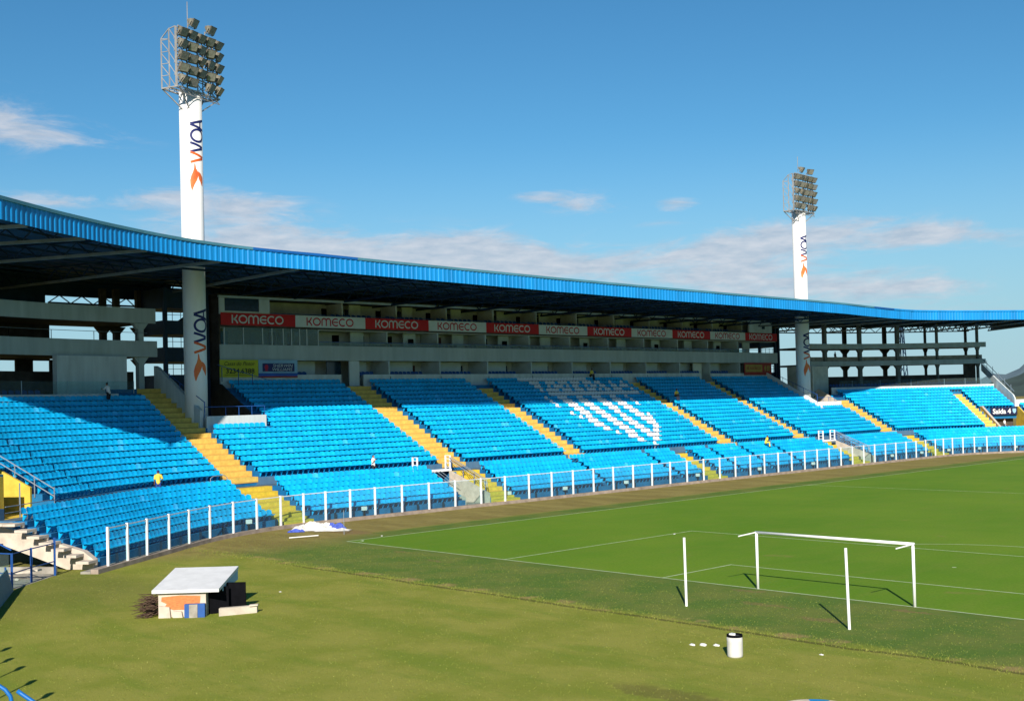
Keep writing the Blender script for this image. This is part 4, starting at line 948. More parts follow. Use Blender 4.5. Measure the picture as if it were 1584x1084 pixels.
def boards():
    x = X0-21.62
    e = empty('paint_shop_board', (x, 12, 11.4), 'yellow-green advertising board with black handwriting and a phone number on the box front', 'board')
    mb = MB(); mb.box(x, x+.08, 9.75, 13.65, 11.3, 12.86); mb.build('panel', MT['lime'], e)
    put_text('lettering', 'Casas do Pintor', .5, (x+.09, 11.75, 12.52), (0, 1, 0), (0, 0, 1), MT['black'], e, shear=.35, width=3.1)
    put_text('phone_number', '3234.6388', .62, (x+.09, 11.8, 11.86), (0, 1, 0), (0, 0, 1), MT['black'], e, bold=.012, width=2.9)
    mb = MB(); mb.box(x+.08, x+.09, 10.2, 13.1, 11.46, 11.5); mb.build('underline', MT['black'], e)
    e = empty('paint_maker_board', (x, 15.5, 11.4), 'blue and pale blue paint maker board beside the yellow-green one', 'board')
    mb = MB(); mb.box(x, x+.08, 13.68, 17.85, 11.66, 12.86); mb.build('panel', MT['boardl'], e)
    mb = MB(); mb.box(x, x+.08, 13.68, 17.85, 11.38, 11.655); mb.build('lower_panel', MT['boardb'], e)
    mb = MB(); mb.box(x, x+.085, 13.68, 17.85, 11.25, 11.378); mb.build('red_stripe', MT['redboard'], e)
    mb = MB(); mb.box(x+.08, x+.1, 14.1, 17.5, 11.80, 12.55); mb.build('name_plate', MT['navy'], e)
    put_text('lettering', 'SHERWIN', .4, (x+.105, 16.25, 12.34), (0, 1, 0), (0, 0, 1), MT['whiteb'], e, shear=.2, width=2.15)
    put_text('lettering', 'WILLIAMS', .4, (x+.105, 16.2, 12.0), (0, 1, 0), (0, 0, 1), MT['whiteb'], e, shear=.2, width=2.15)
    mb = MB(); mb.add([(x+.105, 14.35+.32*math.cos(t)*.6+.15, 12.2+.24*math.sin(t)) for t in [k*PI/6 for k in range(12)]], [tuple(range(12))]); mb.add([(x+.105, 14.30, 11.86), (x+.105, 14.7, 11.86), (x+.105, 14.6, 11.95), (x+.105, 14.4, 11.95)], [(0, 1, 2, 3)]); mb.build('round_emblem', MT['redt'], e)
    e = empty('dark_red_board', (x, 91.5, 11.4), 'dark red board with an ochre lettered panel at the right end of the box front', 'board')
    mb = MB(); mb.box(x, x+.08, 88.6, 94.9, 11.2, 12.86); mb.build('panel', MT['redboard'], e)
    mb = MB(); mb.box(x+.08, x+.1, 88.8, 92.7, 11.62, 12.6); mb.build('ochre_panel', MT['gold'], e)
    put_text('lettering', 'EL KIOSCO', .5, (x+.105, 90.75, 12.12), (0, 1, 0), (0, 0, 1), MT['redboard'], e, bold=.01, width=3.3)
    mb = MB()
    for k, y in enumerate((93.3, 93.8, 94.2)): mb.add([(x+.09, y, 11.7), (x+.09, y+.22, 11.75), (x+.09, y+.3, 12.3), (x+.09, y+.1, 12.6), (x+.09, y-.08, 12.2)], [(0, 1, 2, 3, 4)])
    mb.build('figures', MT['gold'], e)
    # exit sign
    o6, z6 = urow(6); (xa, ya), na = B(116.95, o6-.35); (xb, yb), nb = B(120.9, o6-.35); zc = 5.3
    A_, B_ = Vector((xa, ya, zc)), Vector((xb, yb, zc)); R_ = (B_-A_).normalized(); N_ = R_.cross(Vector((0, 0, 1))); c = (A_+B_)/2; Lh = (B_-A_).length/2
    e = empty('exit_sign', c-Vector((0, 0, .6)), 'navy sign reading Saída 4 in white above the yellow tunnel mouth', 'sign')
    mb = MB(); mb.hexa([A_-Vector((0, 0, .56)), B_-Vector((0, 0, .56)), B_-Vector((0, 0, .56))-N_*.1, A_-Vector((0, 0, .56))-N_*.1, A_+Vector((0, 0, .56)), B_+Vector((0, 0, .56)), B_+Vector((0, 0, .56))-N_*.1, A_+Vector((0, 0, .56))-N_*.1]); mb.build('panel', MT['signd'], e)
    put_text('lettering', 'Saída 4', .98, c+N_*.01-R_*.38, R_, (0, 0, 1), MT['white'], e, bold=.02, width=2.75)
    mb = MB(); q = c+N_*.012+R_*(Lh-.45)
    sh = [(-.26, .34), (.26, .34), (.28, .05), (.18, -.22), (0, -.36), (-.18, -.22), (-.28, .05)]; mb.add([q+R_*a+Vector((0, 0, b)) for a, b in sh], [tuple(range(7))]); mb.build('shield_emblem', MT['boardl'], e)
boards()
# ------------------------------------------------------------------ floodlight towers
def tower(x, y, ztop, zlogo_hi, ang_logo, t_ang, label, zhalf=1.0, dark=True):
    e = empty('floodlight_tower', (x, y, 0), label, 'floodlight', 'floodlight towers behind the stand')
    R = .92; col = MB(); col.tube([(x, y, 0), (x, y, ztop)], R, 48); c = col.build('column', MT['white'], e, smooth=True)
    for p in c.data.polygons:
        if abs(p.normal.z) > .9: p.use_smooth = False
    ZB = [0.0]
    def cm(u, v, l): a = math.radians(ang_logo)+u/R; return (x+(R+.008+l)*math.cos(a), y+(R+.008+l)*math.sin(a), v+ZB[0])
    def fine(pts, st=.12):
        out = [pts[0]]
        for a, b in zip(pts, pts[1:]):
            n = max(1, int(math.hypot(b[0]-a[0], b[1]-a[1])/st))
            out += [(a[0]+(b[0]-a[0])*i/n, a[1]+(b[1]-a[1])*i/n) for i in range(1, n+1)]
        return out
    for z0 in (zlogo_hi, 13.15):
        ZB[0] = z0; w = .20
        # text runs upwards, its top towards the viewer's left (-u)
        mb = MB(); ribbon(mb, fine([(-.64, 0.0), (.62, .42), (-.64, .84)]), w, cm); mb.build('logo_letter', MT['orange'], c)
        mb = MB(); ribbon(mb, fine([(-.64, .86), (.62, 1.24), (-.64, 1.62)]), w, cm, .001)
        ribbon(mb, [(a, b) for a, b in arc2(0, 2.22, .56, .50, 0, 345, 24)], w*.95, cm, 0, True)
        ribbon(mb, fine([(.68, 2.72), (-.62, 3.12)]), w, cm, 0); ribbon(mb, fine([(-.62, 3.16), (.68, 3.56)]), w, cm, .001); ribbon(mb, fine([(.25, 2.95), (.25, 3.33)]), w*.7, cm, .002); mb.build('logo_letter', MT['navy'], c)
        mb = MB()
        for lobe in ([(-.1, -.34, -.27), (-.5, -.37, -.2), (-.8, -.46, 0), (-1.1, -.60, 0), (-1.5, -.70, -.16), (-1.9, -.68, -.38), (-2.3, -.58, -.52)], [(-.72, .002, .02), (-.9, .002, .25), (-1.1, .002, .40), (-1.35, .03, .46), (-1.6, .2, .44), (-1.88, .36, .40)]):
            for (za, a0, a1), (zb, b0, b1) in zip(lobe, lobe[1:]):
                for k in range(3):
                    f = lambda p, q, t: p+(q-p)*t
                    mb.add([cm(f(a0, a1, k/3), za, 0), cm(f(a0, a1, (k+1)/3), za, 0), cm(f(b0, b1, (k+1)/3), zb, 0), cm(f(b0, b1, k/3), zb, 0)], [(0, 1, 2, 3)])
        mb.build('bird_mark', MT['redbird'], c)
    # lamp frame: local axes T (along), N (facing), Z
    T = Vector((math.cos(t_ang), math.sin(t_ang), 0)); N_ = Vector((T.y, -T.x, 0)); C = Vector((x, y, ztop))
    fr = MB(); P = lambda a, n, z: C+T*a+N_*n+Vector((0, 0, z))
    hw = 2.55; lev = [-.15, .85, 1.82, 2.79, 3.76, 4.73]
    for z in lev: fr.beam(P(-hw, 1.0, z), P(hw, 1.0, z), .09); fr.beam(P(-hw, .55, z), P(hw, .55, z), .06)
    for a in (-hw, -1.3, 0, 1.3, hw): fr.beam(P(a, .8, -.15), P(a, .8, 4.73), .09)
    for z in lev[:-1]:
        for a in (-hw, 0, 1.25): fr.beam(P(a, .6, z), P(a+1.3, .6, z+.97), .05); fr.beam(P(a+1.3, .6, z), P(a, .6, z+.97), .05)
    bk = -.75; md = .05
    for a in (-hw, hw):
        for n in (.7, md, bk): fr.beam(P(a, n, -.15), P(a, n, 4.73 if n > .5 else (4.6 if n > 0 else 3.9)), .08)
        for z in lev[:-1]:
            fr.beam(P(a, .7, z), P(a, md, z+.9), .05); fr.beam(P(a, md, z), P(a, bk, min(z+.9, 3.9)), .05); fr.beam(P(a, bk, min(z, 3.9)), P(a, md, z), .05)
        fr.beam(P(a, .7, 4.73), P(a, md, 4.6), .06); fr.beam(P(a, md, 4.6), P(a, bk, 3.9), .06); fr.beam(P(a, .9, -.15), P(a, bk, -.15), .1)
        fr.beam(P(a, bk, -.15), P(a*.3, 0, -1.7), .08); fr.beam(P(a, 1.0, -.15), P(a*.3, .5, -1.5), .08)
    for n in (bk, md, 1.0): fr.beam(P(-hw, n, -.15), P(hw, n, -.15), .1)
    for i in range(7): a = -hw+i*.72; fr.beam(P(a, bk, -.15), P(a+.75, md, -.15), .05); fr.beam(P(a, 1.0, -.15), P(a+.75, 1.0, -.6), .05); fr.beam(P(a, 1.0, -.6), P(a+.75, 1.0, -.6), .05)
    fr.beam(P(-.9, .6, 4.7), P(-.9, .6, 7.2), .045); fr.beam(P(1.25, .6, 4.7), P(1.25, .6, 5.3), .05)
    frame = fr.build('lamp_frame', MT['frame'], e)
    # one lamp in local coordinates at the tower's origin, copies placed by location + rotation
    hb = MB()
    hb.hexa([Vector(p) for p in ((-.26, -.42, -.22), (.26, -.42, -.22), (.40, .12, -.36), (-.40, .12, -.36), (-.26, -.42, .22), (.26, -.42, .22), (.40, .12, .36), (-.40, .12, .36))])
    hb.hexa([Vector(p) for p in ((-.45, .121, -.40), (.45, .121, -.40), (.45, .19, -.40), (-.45, .19, -.40), (-.45, .121, .40), (.45, .121, .40), (.45, .19, .40), (-.45, .19, .40))]); hb.box(-.2, .2, -.62, -.421, -.14, .14)
    hb.box(-.5, -.46, -.1, .05, -.45, .1); hb.box(.46, .5, -.1, .05, -.45, .1); hb.box(-.5, .5, -.1, .05, -.5, -.455)
    gb = MB(); gb.box(-.38, .38, .191, .21, -.33, .33)
    proto = hb.build('floodlight', MT['lamp'], frame, org=(0, 0, 0)); gl = gb.build('lens', MT['lampf'], frame, org=(0, 0, 0))
    spots = []
    for r, z in enumerate((.45, 1.42, 2.39, 3.36, 4.33)):
        for a in (-2.2, -1.1, 0, 1.1, 2.2):
            if r == 0 and a == 0: continue
            spots.append((a, z))
    spots += [(-.9, 5.35), (1.3, 5.35)]
    for i, (a, z) in enumerate(spots):
        o = proto if i == 0 else proto.copy(); q = gl if i == 0 else gl.copy()
        if i: COL.objects.link(o); COL.objects.link(q); o.parent = frame; q.parent = frame
        yaw = math.atan2(N_.y, N_.x)-PI/2+random.uniform(-.35, .35); tilt = -math.radians(random.uniform(28, 40))
        for w_ in (o, q): w_.location = P(a, 1.25, z)-Vector((x, y, 0)); w_.rotation_euler = (tilt, 0, yaw); w_.scale = (.9, .9, .9)
    return e
tower(-27, 4.55, 34.7, 28.75, 6, math.atan2(.93, -.368), 'tall white floodlight column with lamp frame, the left and nearer of the two')
tower(-27, 94.75, 33.1, 26.2, -10, math.atan2(.997, -.056), 'white floodlight column with lamp frame at the right, the farther of the two')
# ------------------------------------------------------------------ perimeter fence of white posts and glass
def fence():
    e = empty('perimeter_fence', (-10.6, 50, 0), 'long glass fence with white posts on a low kerb between pitch and seats', 'fence')
    for a, b in ((-20.0, 30), (30, 70), (70, 100), (100, 150)):
        mb = MB(); cbox(mb, a, b, -.14, .30, 0, .24); mb.build('kerb', MT['kerb'], e)
    mb = MB(); cbox(mb, -20, 165, .31, LO0-.01, .0, .12); mb.build('gutter', MT['concrete'], e)
    PS = [-18.56, -16.43, -14.18, -11.42, -8.72, -5.9, -3.14, -0.65, 1.7, 3.82, 5.8, 7.99, 10.3, 12.88, 15.58, 18.3, 21.1, 23.8, 26.6, 29.35, 32.05, 34.72, 37.39, 40.15, 42.88, 45.6, 48.2, 50.86, 53.5, 56.15, 58.75, 61.3, 63.84, 66.4, 68.95, 71.45, 73.9, 76.4, 78.9]
    s = PS[-1]
    while s < 97: s += 2.5; PS.append(s)
    while s < 145: s += 2.1; PS.append(s)
    for s in PS:
        mb = MB(); p, n = B(s, .08); h = 2.1; t = Vector((-n[1], n[0], 0)); nn = Vector((n[0], n[1], 0)); c = Vector((p[0], p[1], 0)); tilt = random.gauss(0, .006)
        a = .062
        q = [c+t*sx*a+nn*sy*a for sx, sy in ((-1, -1), (1, -1), (1, 1), (-1, 1))]
        mb.hexa([v+Vector((0, 0, .2)) for v in q]+[v+Vector((0, 0, .24+h))+t*tilt*h for v in q]); mb.build('post', MT['post'], e)
    for a, b in zip(PS, PS[1:]):
        mb = MB(); cprism(mb, a+.08, b-.08, [(.07, .30), (.09, .30), (.09, 2.22), (.07, 2.22)], [a+.08, b-.08]); mb.build('glass_pane', MT['glassp'], e)
    mb = MB()
    for a, b in zip(PS, PS[1:]): mb.beam(W3(a, .08, 2.26), W3(b, .08, 2.26), .04, .06)
    mb.build('top_rail', MT['frame2'], e)
    # little white lamp boxes and dark brackets between kerb and first row
    k = 0
    for s in (-.84, 9.68, 31.6, 39.8, 50.6, 61.2, 71.5, 89, 96.4, 103.1, 108.7, 114.1, 25.4):
        o = .62 if s != 25.4 else 1.3
        names = {-.84: 'left of the first yellow stair', 9.68: 'right of the first yellow stair', 25.4: 'at the foot of the stairwell rail'}
        lb = empty('lamp_box', W3(s, o, .1), 'small white box lamp before the front row, %s' % names.get(s, 'the %s one right of the first stairwell' % ['', '', 'first', 'second', 'third', 'fourth', 'fifth', 'sixth', 'seventh', 'eighth', 'ninth', 'tenth', 'eleventh'][k]), 'lamp', 'small box lamps along the front row'); k += 1
        m2 = MB(); x_, y_, z_ = W3(s, o, 0); m2.box(x_-.13, x_+.13, y_-.17, y_+.17, .62, .90); m2.build('head_part', MT['white'], lb)
        m2 = MB(); m2.beam((x_, y_, .12), (x_, y_, .62), .07); m2.build('stalk', MT['near_black'], lb)
    s = -16.5
    while s < 120:
        if not any(a-.2 < s < b+.2 for a, b in LO_AISLES+[TR_L, TR_R]):
            mb = MB(); x_, y_, z_ = W3(s, .70, 0); mb.box(x_-.06, x_+.06, y_-.06, y_+.06, .12, .66); meta(mb.build('drain_upstand', MT['steel'], org=(x_, y_, .12)), 'short dark blue upstand below the front row of seats', 'pipe', 'blue upstands under the front row')
        s += 2.62
fence()
# ------------------------------------------------------------------ handrails and gates of the stairwells
def stairwell_rails(s0, s1, label, side):
    e = empty('stairwell_gate', W3((s0+s1)/2, WO+.1, WZ), 'white tubular frame at the head of %s' % label, 'gate', 'white frames at the stairwells')
    mb = MB(); z = WZ+.03
    a, b = (s0-.75, s1+.1) if side == 'L' else (s0-.4, s1-.1)
    for s in (a, b):
        for o in (WO+.15, WO+.75): mb.beam(W3(s, o, z), W3(s, o, z+1.35), .11)
    for s in (a, b):
        for zz in (.35, .7, 1.05, 1.33): mb.beam(W3(s, WO+.15, z+zz), W3(s, WO+.75, z+zz), .05)
    mb.beam(W3(a, WO+.02, z+.12), W3(b, WO+.02, z+.12), .14, .2)
    mb.build('gate_frame', MT['post'], e)
    r = empty('stair_handrail', W3(s1, 3.5, 1.5), 'grey double handrail running down beside %s' % label, 'handrail', 'handrails of the stairwells')
    mb = MB()
    for s in ((s1+.0, s1+.22) if side == 'L' else (s1-.05, s1+.2)):
        for h in (.95, 1.2):
            mb.tube([W3(s, WO+.1, WZ+h), W3(s, 1.6, .85+h), W3(s, 1.5, .75+h-.3)], .03, 6)
    mb.build('rail', MT['railg'], r)
    mb = MB()
    for o, z in ((1.6, .8), (3.0, 1.45), (4.4, 2.0), (WO, 2.5)): mb.beam(W3(s1+.1, o, z-.1), W3(s1+.1, o, z+1.15), .05)
    mb.build('rail_post', MT['rail'], r)
    g_ = empty('stairwell_bars', W3((s0+s1)/2, 5, 2), 'thin blue-white bars slanting over the dark mouth of %s' % label, 'handrail', 'slanting bars of the stairwells')
    mb = MB()
    for i in range(5 if side == 'L' else 6):
        s = s0+.05 if side == 'R' else s0-.1+.42*i
        if side == 'L': mb.tube([W3(s, WO-.02, WZ+.15), W3(s+.35, WO-2.1, 1.55)], .022, 6)
        else: mb.tube([W3(s1-.05, WO-.2, WZ+.1+.2*i), W3(s1-.05, 1.3, .3+.2*i)], .028, 6)
    mb.build('bar', MT['railg'], g_)
stairwell_rails(20.1, 22.9, 'the left stairwell', 'L'); stairwell_rails(82.9, 85.2, 'the right stairwell', 'R')
def railings():
    # blue railings above the niches
    for s0, f, lab in ((4.9, NI_L[2], 'the left niche'), (93.74, NI_R[2], 'the right niche')):
        r = empty('niche_railing', W3(s0, f, 8), 'blue railing along the white walls of %s round the column' % lab, 'railing', 'blue niche railings')
        mb = MB(); zt = 8.2 if s0 < 50 else 7.45; oe = 21.5
        w = 4.9 if s0 < 50 else 5.6
        mb.beam(W3(s0, f-.45, zt+.9), W3(s0, f+5.5, zt+3.6), .05); mb.beam(W3(s0, f-.45, zt+.05), W3(s0, f-.45, zt+.95), .06)
        for k in range(1, 4): mb.beam(W3(s0, f+k*1.6, zt+.6*k), W3(s0, f+k*1.6, zt+1.0+.8*k), .04)
        mb.beam(W3(s0, f-.45, zt-.2+.7), W3(s0+w, f-.45, zt-.2+.7), .05)
        for k in range(5): mb.beam(W3(s0+w*k/4, f-.45, zt-.35), W3(s0+w*k/4, f-.45, zt+.5), .04)
        mb.build('rail', MT['rail'], r)
    r = empty('end_stair_railing', W3(S_R+.3, 17, 10), 'slanting rail above the white end wall at the right end of the stand', 'railing')
    mb = MB(); mb.beam(W3(S_R+.3, 13.2, 8.1), W3(S_R+.3, 22.5, 13.6), .06); mb.beam(W3(S_R+.3, 15.5, 9.0), W3(S_R+.3, 22.5, 12.9), .05)
    for k in range(6): o = 14+1.6*k; mb.beam(W3(S_R+.3, o, 7.6+.52*(o-13)), W3(S_R+.3, o, 8.5+.58*(o-13)), .05)
    mb.build('rail', MT['railg'], r)
    r = empty('box_stair_railing', (-31.5, 10.2, 11), 'dark blue railing descending in front of the yellow-green board', 'railing')
    mb = MB(); mb.beam((-32.1, 9.5, 12.4), (-30.4, 14.0, 10.9), .05)
    for y, z in ((9.8, 11.9), (11.2, 11.4), (12.4, 11.3)): mb.beam((-31.9+.3*(y-9.8), y, z-1.0), (-31.9+.3*(y-9.8), y, z+.3), .05)
    mb.build('rail', MT['rail'], r)
    # left vomitory railing
    r = empty('vomitory_railing', W3(-14, 8, 4.5), 'grey rail round the yellow vomitory at the left edge', 'railing')
    mb = MB(); zz = lambda o: 3.3+.52*(o-UO0)
    mb.beam(W3(-12.35, UO0, zz(UO0)+.7), W3(-12.35, 11, zz(11)+.9), .05); mb.beam(W3(-12.35, UO0, zz(UO0)+.25), W3(-12.35, 11, zz(11)+.45), .05)
    for o in (7.0, 8.3, 9.6, 10.9): mb.beam(W3(-12.35, o, zz(o)-.5), W3(-12.35, o, zz(o)+.8), .05)
    mb.beam(W3(-17.3, UO0, 3.35), W3(-12.4, UO0, 3.35), .05); mb.beam(W3(-17.3, UO0, 3.0), W3(-12.4, UO0, 3.0), .04); mb.beam(W3(-15.9, UO0, 2.5), W3(-15.9, UO0, 4.6), .06)
    mb.build('rail', MT['railg'], r)
    r = empty('aisle_hoop', W3(1.9, 6.6, WZ), 'small grey hoop rail on the walkway beside the first yellow stair', 'railing')
    mb = MB(); mb.tube([W3(1.2, 6.6, WZ), W3(1.2, 6.6, WZ+.85), W3(1.4, 6.6, WZ+1.0), W3(2.2, 6.6, WZ+1.0), W3(2.4, 6.6, WZ+.85), W3(2.4, 6.6, WZ)], .03, 6); mb.build('hoop', MT['railg'], r)
railings()
# ------------------------------------------------------------------ goal, poles, barrel, flag, litter
def goal():
    e = empty('goal', (34.59, 0, 0), 'white football goal without a net on the near goal line', 'goal')
    for x in (30.87, 38.31):
        mb = MB(); mb.tube([(x, 0, 0), (x, 0, 2.44+.06)], .06, 14); mb.build('goalpost', MT['goalw'], e, smooth=True)
    mb = MB(); mb.tube([(30.81, 0, 2.50), (38.37, 0, 2.50)], .06, 14); mb.build('crossbar', MT['goalw'], e, smooth=True)
    for x, d in ((30.85, -.1), (38.33, -.1)):
        mb = MB(); mb.tube([(x, -.05, 2.5), (x-.12, -1.15, 2.43)], .028, 8); mb.build('net_bracket', MT['goalw'], e)
goal()
def pole(x, y, h, lean, lab):
    mb = MB(); mb.tube([(x, y, 0), (x+lean[0], y+lean[1], h)], .052, 12)
    meta(mb.build('net_pole', MT['goalw'], org=(x, y, 0)), lab, 'pole', 'free-standing poles behind the goal')
pole(31.08, -5.37, 2.81, (-.01, -.02), 'white free-standing pole behind the left goalpost'); pole(38.69, -5.58, 2.95, (-.04, -.03), 'white free-standing pole behind the right half of the goal')
def barrel():
    e = empty('barrel', (38.2, -11.9, 0), 'white plastic barrel with a black rim standing on the grass', 'barrel')
    mb = MB(); r = .255; mb.tube([(38.2, -11.9, 0), (38.2, -11.9, .05), (38.2, -11.9, .25), (38.2, -11.9, .50), (38.19, -11.9, .68)], [r*.97, r, r*1.02, r*1.02, r], 28); b = mb.build('drum', MT['drum'], e, smooth=True)
    mb = MB()
    for k in range(28):
        a = 2*PI*k/28; c = 2*PI*(k+1)/28
        for (r0, z0), (r1, z1) in (((r*1.03, .66), (r*1.03, .735)), ((r*1.03, .735), (r*.84, .735)), ((r*.84, .735), (r*.84, .685))):
            mb.add([(38.2+r0*math.cos(a), -11.9+r0*math.sin(a), z0), (38.2+r0*math.cos(c), -11.9+r0*math.sin(c), z0), (38.2+r1*math.cos(c), -11.9+r1*math.sin(c), z1), (38.2+r1*math.cos(a), -11.9+r1*math.sin(a), z1)], [(0, 1, 2, 3)])
    mb.build('rim', MT['near_black'], e)
    mb = MB(); mb.box(38.05, 38.2, -12.0, -11.85, .69, .76); mb.build('rubbish', MT['white'], e)
barrel()
def blob(x, y, rx, ry, rz, m, name, lab, cat, seed, z0=0, n=10, group=None):
    random.seed(seed); bm = bmesh.new(); bmesh.ops.create_icosphere(bm, subdivisions=2, radius=1)
    for v in bm.verts:
        k = 1+random.uniform(-.25, .25); v.co = Vector((v.co.x*rx*k, v.co.y*ry*k, max(-.02, v.co.z)*rz*k+z0))
    me = bpy.data.meshes.new(name); bm.to_mesh(me); bm.free(); me.materials.append(m); o = bpy.data.objects.new(name, me); COL.objects.link(o); o.location = (x, y, 0); random.seed(7)
    return meta(o, lab, cat, group)
blob(36.0, -11.35, .12, .07, .05, MT['cwhite'], 'rubble_lump', 'leftmost small white lump on the grass beside the barrel', 'rubble', 1, group='white lumps beside the barrel')
blob(36.32, -11.15, .14, .09, .07, MT['cwhite'], 'rubble_lump', 'middle, largest white lump on the grass beside the barrel', 'rubble', 2, group='white lumps beside the barrel')
blob(36.7, -10.9, .12, .08, .06, MT['cwhite'], 'rubble_lump', 'small white lump on the grass nearest the barrel', 'rubble', 3, group='white lumps beside the barrel')
for i, (x, y, lab) in enumerate(((40.2, -9.9, 'tiny pale scrap on the grass below the goal'), (14.0, -13.9, 'tiny white scrap on the grass left of the shed roof'), (-.6, 3.2, 'tiny white scrap near the tarpaulin'), (14.6, 14.5, 'tiny pale divot on the pitch before the penalty area'))):
    blob(x, y, .08, .06, .03, MT['cwhite'], 'litter_scrap', lab, 'litter', 20+i)
def corner():
    mb = MB(); mb.tube([(-3.4, 2.2, 0), (-3.4, 2.2, 1.62)], .02, 6); meta(mb.build('corner_pole', MT['railg'], org=(-3.4, 2.2, 0)), 'thin grey pole standing in front of the crumpled tarpaulin', 'pole')
    mb = MB(); mb.tube([(-4.6, -1.3, .05), (-3.3, .1, .16)], .035, 6); meta(mb.build('stick', MT['cwhite'], org=(-4, -.6, .05)), 'white stick lying on the brown ground below the tarpaulin', 'stick')
    random.seed(11); e = empty('tarpaulin', (-7.5, 3, 0), 'crumpled white tarpaulin with blue edges heaped by the fence kerb', 'tarpaulin')
    def sheet(cx, cy, lx, ly, h, m, name, seed, ang):
        random.seed(seed); mb = MB(); nx, ny = 22, 16; c, s = math.cos(ang), math.sin(ang)
        ph = [random.uniform(0, 6) for _ in range(6)]
        for j in range(ny+1):
            for i in range(nx+1):
                a = i/nx*2-1; b = j/ny*2-1
                edge = max(0, 1-max(abs(a), abs(b))**3)
                z = h*edge*(.55+.25*math.sin(a*7+ph[0]+b*2)+.22*math.sin(b*9+ph[1]+a*3)+.15*math.sin((a+b)*15+ph[2]))+random.uniform(0, .05)*edge
                x = a*lx*(1+.10*math.sin(b*5+ph[3])); y = b*ly*(1+.14*math.sin(a*6+ph[4]))
                mb.v.append((cx+c*x-s*y, cy+s*x+c*y, max(.015, z+.02)))
        for j in range(ny):
            for i in range(nx): k = j*(nx+1)+i; mb.f.append((k, k+1, k+nx+2, k+nx+1))
        return mb.build(name, m, e)
    sheet(-7.6, 2.7, 1.5, .72, .56, MT['tarp'], 'white_cloth', 4, 1.05); sheet(-6.1, 3.2, 1.15, .5, .13, MT['tarp'], 'white_cloth', 9, .75)
    sheet(-6.9, 4.0, .7, .42, .42, MT['tarpb'], 'blue_cloth', 6, .9); sheet(-7.5, 1.15, .55, .22, .2, MT['tarpb'], 'blue_cloth', 8, 1.0)
    random.seed(7)
corner()
